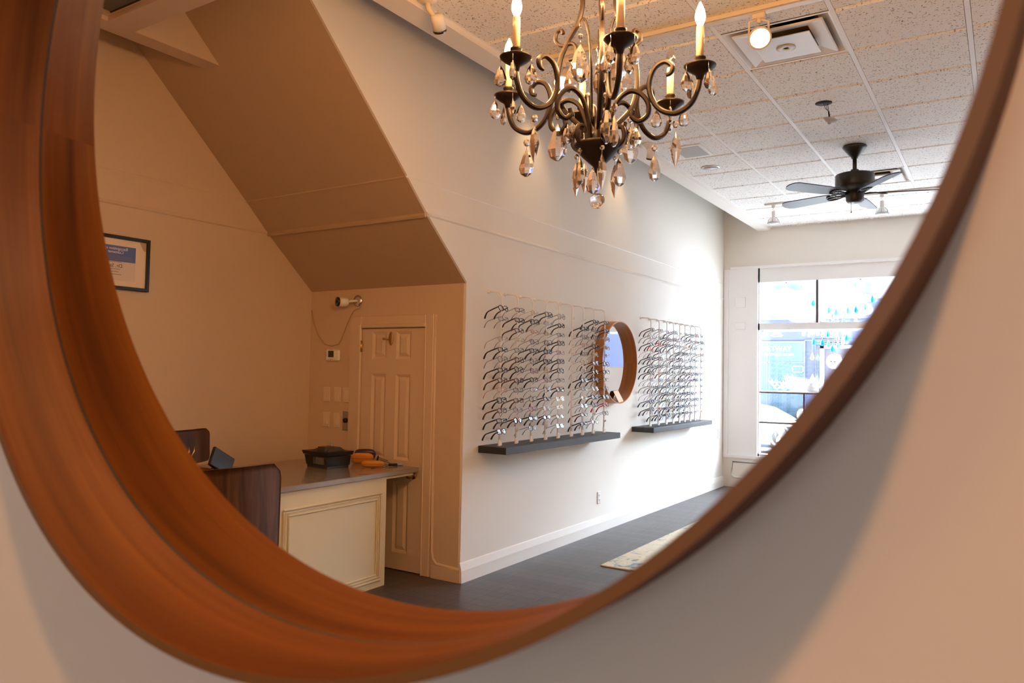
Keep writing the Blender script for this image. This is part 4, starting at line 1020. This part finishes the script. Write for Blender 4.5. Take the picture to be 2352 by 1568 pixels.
# bird
t=thing('paper_bird','round white bird ornament with black eye and red beak hanging by the window','ornament',(XDc,1.87,.10))
b=MB(); b.ell((XDc,1.87,.205),(.06,.098,.098),24,16); b.build('body',M['tissue'],t)
b=MB(); b.ell((XDc-.056,1.898,.203),(.008,.010,.010),10,8); b.build('eye',M['black'],t)
b=MB(); b.lathe([(.012,0),(.001,.035)],(0,0,0),10,'x'); b.xf(Matrix.Translation((XDc-.05,1.865,.198))@Matrix.Rotation(math.radians(-115),4,'Z')); b.build('beak',mat('red_beak',(.6,.05,.03),.5),t)
MB().tube([(XDc,1.87,.30),(XDc,1.87,1.25)],.001,4).build('thread',M['tissue'],t)
SHZ=-.195
t=thing('paper_dome','smooth white paper dome on the upper window shelf','ornament',(XDc,2.302,SHZ))
MB().lathe([(.095,SHZ+.001),(.098,SHZ+.06),(.088,SHZ+.115),(.06,SHZ+.16),(.03,SHZ+.18),(.001,SHZ+.186)],(XDc,2.305,0),32).build('dome',M['tissue'],t)
t=thing('paper_dollop','white swirled dollop ornament with a pointed tip on the upper window shelf','ornament',(XDc,2.135,SHZ))
b=MB()
for k,(r,z) in enumerate(((.075,.03),(.085,.075),(.07,.115))): b.tube([(XDc+r*.62*cos(a),2.135+r*.62*sin(a),SHZ+z+.01*sin(a)) for a in [2*PI*j/24 for j in range(24)]],.034,10,closed=True)
b.lathe([(.07,SHZ+.0),(.08,SHZ+.06),(.07,SHZ+.12),(.035,SHZ+.165),(.015,SHZ+.2),(.001,SHZ+.235)],(XDc,2.135,0),20); b.build('swirl',M['tissue'],t)
def sprig(y,h,lean,pairs,label,s=1.0):
    t=thing('paper_sprig',label,'ornament',(XDc,y,SHZ),'paper leaf sprigs on the window shelf')
    b=MB(); b.tube([(XDc,y,SHZ),(XDc,y+lean*.5,SHZ+h*.5),(XDc,y+lean,SHZ+h*.85)],.003,5); b.build('stem',M['tissue'],t)
    for k in range(pairs):
        q=.2+.75*k/(pairs-1) if pairs>1 else .9
        py,pz=y+lean*q,SHZ+h*.85*q
        for sd in ((-1,1) if k<pairs-1 else (-1,0,1)):
            a=PI/2-sd*.85; L=.034*s; W=.011*s; pts=[]
            for (u,v) in ((0,0),(.3,.8),(.6,1),(.85,.6),(1,0),(.85,-.6),(.6,-1),(.3,-.8)):
                ly,lz=u*L*2,v*W; pts.append((py+ly*cos(a)-lz*sin(a),pz+ly*sin(a)+lz*cos(a)))
            lb=MB(); lb.prism(pts,XDc-.002,XDc+.002,'x'); lb.build('leaf',M['tissue'],t)
sprig(2.395,.20,.055,5,'taller white leaf sprig beside the paper dome')
sprig(2.57,.12,.085,3,'short white leaf sprig leaning toward the window jamb',.9)
sprig(2.475,.10,.03,3,'short white leaf sprig between the other two sprigs',.9)
t=thing('ring_ornament','white hoop ornament with a swirl on the lower window level','ornament',(XDc,2.56,-1.03))
b=MB(); b.tube([(XDc,2.545+.125*cos(a),-.79+.135*sin(a)) for a in [2*PI*k/36 for k in range(36)]],.014,8,closed=True); b.build('hoop',M['tissue'],t)
b=MB(); b.prism([(2.60,-.68),(2.50,-.66),(2.46,-.76),(2.50,-.86),(2.55,-.80)],XDc-.004,XDc+.004,'x'); b.build('swirl',M['tissue'],t)
b=MB(); b.rbox(XDc-.03,XDc+.03,2.50,2.59,-1.029,-.92,.01); b.build('foot',M['tissue'],t)
b=MB(); b.ell((XDc,2.268,-.505),(.05,.062,.087),20,14); tag(b.build('egg_ornament',M['tissue'],base=(XDc,2.268,-.592)),'white egg ornament on the lower window shelf','ornament')

# ------------------------------------------------------------------ the street
XFc=18.0
struct('ground',MB().box(10.98,40,-14,20,-1.72,-1.62),M['street'],'sunlit street outside the shop window','street')
t=thing('shop_building','blue shop front with white upper storey across the street','building',(XFc+.3,3,-1.62))
b=MB(); b.box(XFc,XFc+.6,-12,16,-1.62,1.27); b.build('facade',M['facadeblue'],t)
b=MB(); b.box(XFc-.02,XFc+.6,-12,16,1.66,3.1); b.build('upper_wall',M['facadewhite'],t)
b=MB(); b.box(XFc-.12,XFc+.6,-12,16,1.27,1.62); b.box(XFc-.2,XFc+.6,-12,16,1.60,1.68); b.build('cornice',M['facadetrim'],t)
b=MB(); b.box(XFc-.03,XFc,3.825,5.6,-1.1,.754); b.build('shop_window',M['shopglass'],t)
b=MB()
for a in ((3.78,3.825,-1.1,.80),(3.825,5.6,.754,.80),(3.825,5.6,-1.15,-1.1),(3.825,4.95,.30,.33),(4.60,4.63,-1.1,.754)): b.box(XFc-.05,XFc,a[0],a[1],a[2],a[3])
b.build('window_bar',M['facadetrim'],t)
b=MB()
for k in range(4): b.box(XFc-.07,XFc,3.47+.027*k,3.487+.027*k,-1.62,.70)
b.box(XFc-.05,XFc,2.6,3.8,.80,.83); b.box(XFc-.05,XFc,3.0,3.55,.72,.75); b.box(XFc-.05,XFc,3.0,3.55,.77,.79); b.build('pilaster',M['facadetrim'],t)
b=MB(); b.box(XFc-.08,XFc,3.385,3.465,-1.62,.70); b.box(XFc-.08,XFc,2.4,3.465,.63,.70); b.build('door_frame',M['facadewhite'],t)
b=MB(); b.box(XFc-.03,XFc,2.4,3.385,-1.62,.63); b.build('shop_door',M['dkdoor'],t)
b=MB()
for (y0,y1,z0,z1) in ((3.82,3.90,.10,.125),):
    pass
P0=(4.06,3.82,.095,.245); e=.018
for a in ((P0[1],P0[0],P0[2],P0[2]+e),(P0[1],P0[0],P0[3]-e,P0[3]),(P0[1],P0[1]+e,P0[2],P0[3]),(P0[0]-e,P0[0],P0[2],P0[3])): b.box(XFc-.06,XFc-.03,a[0],a[1],a[2],a[3])
tag(b.build('plaque',M['facadewhite'],t),'white outlined plaque')
text('GALTWAY',(XFc-.035,4.455,.625),.155,RX,M['letter'],t,mirror=False,ext=.002,bold=.004)
text('FACIALS · BODYWORK',(XFc-.035,4.35,.495),.062,RX,M['letter'],t,mirror=True,ext=.002,bold=.002)
text('The',(XFc-.004,4.71,.99),.15,RX,M['letter'],t,mirror=True,ext=.002)
text('R',(XFc-.124,2.70,1.35),.26,RX,M['letter'],t,mirror=True,ext=.002)
b=MB()
for k in range(7):
    a=PI/2+(k-3)*.42; L=.13
    pts=[]
    for (u,v) in ((0,0),(.4,.16),(.75,.17),(1,0),(.75,-.17),(.4,-.16)): pts.append((4.413+(u*cos(a)-v*sin(a))*L*1.15,.90+(u*sin(a)+v*cos(a))*L))
    b.prism(pts,XFc-.006,XFc-.001,'x')
tag(b.build('lotus_emblem',M['lettergold'],t),'pale gold lotus emblem')
for (y0,y1,z0,z1) in ((3.86,4.53,1.85,2.9),(2.45,2.85,1.80,2.9)):
    b=MB(); b.box(XFc-.05,XFc-.02,y0,y1,z0,z1); f=b.build('upper_window',M['facadetrim'],t)
    b=MB(); b.box(XFc-.055,XFc-.05,y0+.1,y1-.1,z0+.05,z1-.05); b.build('glass',M['shopglass'],f)
    b=MB(); b.box(XFc-.065,XFc-.055,(y0+y1)/2-.02,(y0+y1)/2+.02,z0,z1); b.box(XFc-.065,XFc-.055,y0,y1,2.10,2.14); b.build('sash_bar',M['facadewhite'],f)
# parked car, side on
t=thing('car','white car parked in front of the blue shop front','car',(16.4,4.9,-1.62))
prof=[(3.0,-1.35),(2.95,-1.12),(3.1,-1.0),(3.75,-.92),(4.25,-.66),(4.6,-.60),(5.3,-.62),(5.9,-.90),(6.4,-1.0),(6.5,-1.35)]
b=MB(); b.prism(prof,15.7,17.2,'x'); b.build('body',M['carpaint'],t)
b=MB(); b.prism([(3.95,-.90),(4.30,-.69),(4.62,-.64),(4.65,-.92)],15.685,15.70,'x'); b.prism([(4.72,-.92),(4.70,-.64),(5.28,-.66),(5.7,-.92)],15.685,15.70,'x'); b.build('side_window',M['carglass'],t)
for y in (3.65,5.75):
    b=MB(); b.lathe([(.30,15.66),(.32,15.70),(.32,15.86),(.30,15.9)],(0,y,-1.30),28,'x'); wv=b.build('wheel',M['tyre'],t)
    b=MB(); b.lathe([(.20,15.655),(.20,15.665)],(0,y,-1.30),20,'x'); b.build('hubcap',M['chrome'],wv)
b=MB(); b.rbox(15.58,15.70,4.02,4.16,-.93,-.85,.02); b.build('wing_mirror',M['carpaint'],t)

# ------------------------------------------------------------------ light
W=bpy.data.worlds.new('sky'); C.world=W; W.use_nodes=True
bg=W.node_tree.nodes['Background']; bg.inputs['Color'].default_value=(.73,.86,1.0,1)
# bright sky on the street side, dimmer sky behind the shop
wt=W.node_tree; tc=wt.nodes.new('ShaderNodeTexCoord'); sx=wt.nodes.new('ShaderNodeSeparateXYZ'); mr_=wt.nodes.new('ShaderNodeMapRange')
mr_.inputs['From Min'].default_value=-.35; mr_.inputs['From Max'].default_value=.5; mr_.inputs['To Min'].default_value=8.0; mr_.inputs['To Max'].default_value=62.0; mr_.interpolation_type='SMOOTHSTEP'
wt.links.new(tc.outputs['Generated'],sx.inputs[0]); wt.links.new(sx.outputs['X'],mr_.inputs['Value']); wt.links.new(mr_.outputs[0],bg.inputs['Strength'])
def light(kind,loc,power,col,**kw):
    l=bpy.data.lights.new('light_'+kind.lower(),kind); l.energy=power; l.color=col
    for k,v in kw.items(): setattr(l,k,v)
    o=bpy.data.objects.new(l.name,l); COL.objects.link(o); o.location=(loc[0],loc[1],loc[2]+ZF); return o
def aim(o,d): o.rotation_euler=Vector(d).to_track_quat('-Z','Y').to_euler()
o=light('SUN',(14,6,8),300,(.90,.95,1),angle=.02); aim(o,(-.60,-.30,-.80))
# sampling portals over the two window openings
for x,dx,yc_,zc_,sy,sz in ((XW+.40,-1,.49,.18,4.8,2.55),(-9.82,1,-.15,.32,3.5,2.24)):
    o=light('AREA',(x,yc_,zc_),1,(1,1,1),shape='RECTANGLE',size=sy,size_y=sz); o.data.cycles.is_portal=True
    o.rotation_euler=Vector((dx,0,0)).to_track_quat('-Z','Y').to_euler()
WARM=(1,.52,.19)
for k in range(6):
    if k==2: continue
    az=BASE+PI/3*k; light('POINT',(CX+RC*cos(az),CY+RC*sin(az),CU+.20),22.0,WARM,shadow_soft_size=.02)
o=light('SPOT',tuple(s1[0]),230,(1,.60,.28),spot_size=1.2,spot_blend=.6,shadow_soft_size=.04); aim(o,s1[1])
o=light('SPOT',tuple(s2[0]),230,(1,.60,.28),spot_size=1.2,spot_blend=.6,shadow_soft_size=.04); aim(o,s2[1])
# warm washes on the rack wall from lamps above the boxed beam
for x in (5.35,7.0):
    o=light('SPOT',(x-.1,2.95,2.3),16,(1,.62,.28),spot_size=1.1,spot_blend=.9,shadow_soft_size=.05); aim(o,(.05,.30,-.85))
# the viewer's half of the room: the same chandelier and track lamps
light('POINT',(-1.24,.99,.95),12,WARM,shadow_soft_size=.25)
o=light('SPOT',(-.60,-.52,1.88),118,(1,.55,.22),spot_size=1.6,spot_blend=.6,shadow_soft_size=.05); aim(o,(.95,.55,-1.75))

# ------------------------------------------------------------------ camera
f=1770.39; yaw,pit,rol=[math.radians(a) for a in (32.7512,2.2543,.98447)]
fw=Vector((cos(yaw)*cos(pit),sin(yaw)*cos(pit),sin(pit))); rt=Vector((sin(yaw),-cos(yaw),0)); upv=rt.cross(fw)
r=rt*cos(rol)+upv*sin(rol); u=-rt*sin(rol)+upv*cos(rol)
cam=bpy.data.cameras.new('camera'); co=bpy.data.objects.new('camera',cam); COL.objects.link(co)
mw=Matrix((r,u,-fw)).transposed().to_4x4(); mw.translation=(0,0,ZF); co.matrix_world=mw
cam.sensor_width=36; cam.sensor_fit='HORIZONTAL'; cam.lens=f/2352*36; cam.clip_start=.02
cam.dof.use_dof=True; cam.dof.focus_distance=4.5; cam.dof.aperture_fstop=9.0
C.camera=co
C.view_settings.view_transform='Standard'; C.view_settings.look='None'; C.view_settings.gamma=1; C.view_settings.use_curve_mapping=False
C.view_settings.exposure=0
try:
    C.cycles.max_bounces=12; C.cycles.diffuse_bounces=6; C.cycles.transmission_bounces=8; C.cycles.transparent_max_bounces=24; C.cycles.glossy_bounces=4
    C.cycles.caustics_reflective=False; C.cycles.caustics_refractive=False; C.cycles.sample_clamp_indirect=6
except Exception: pass
for o in bpy.data.objects:
    if '_b' in o: del o['_b']
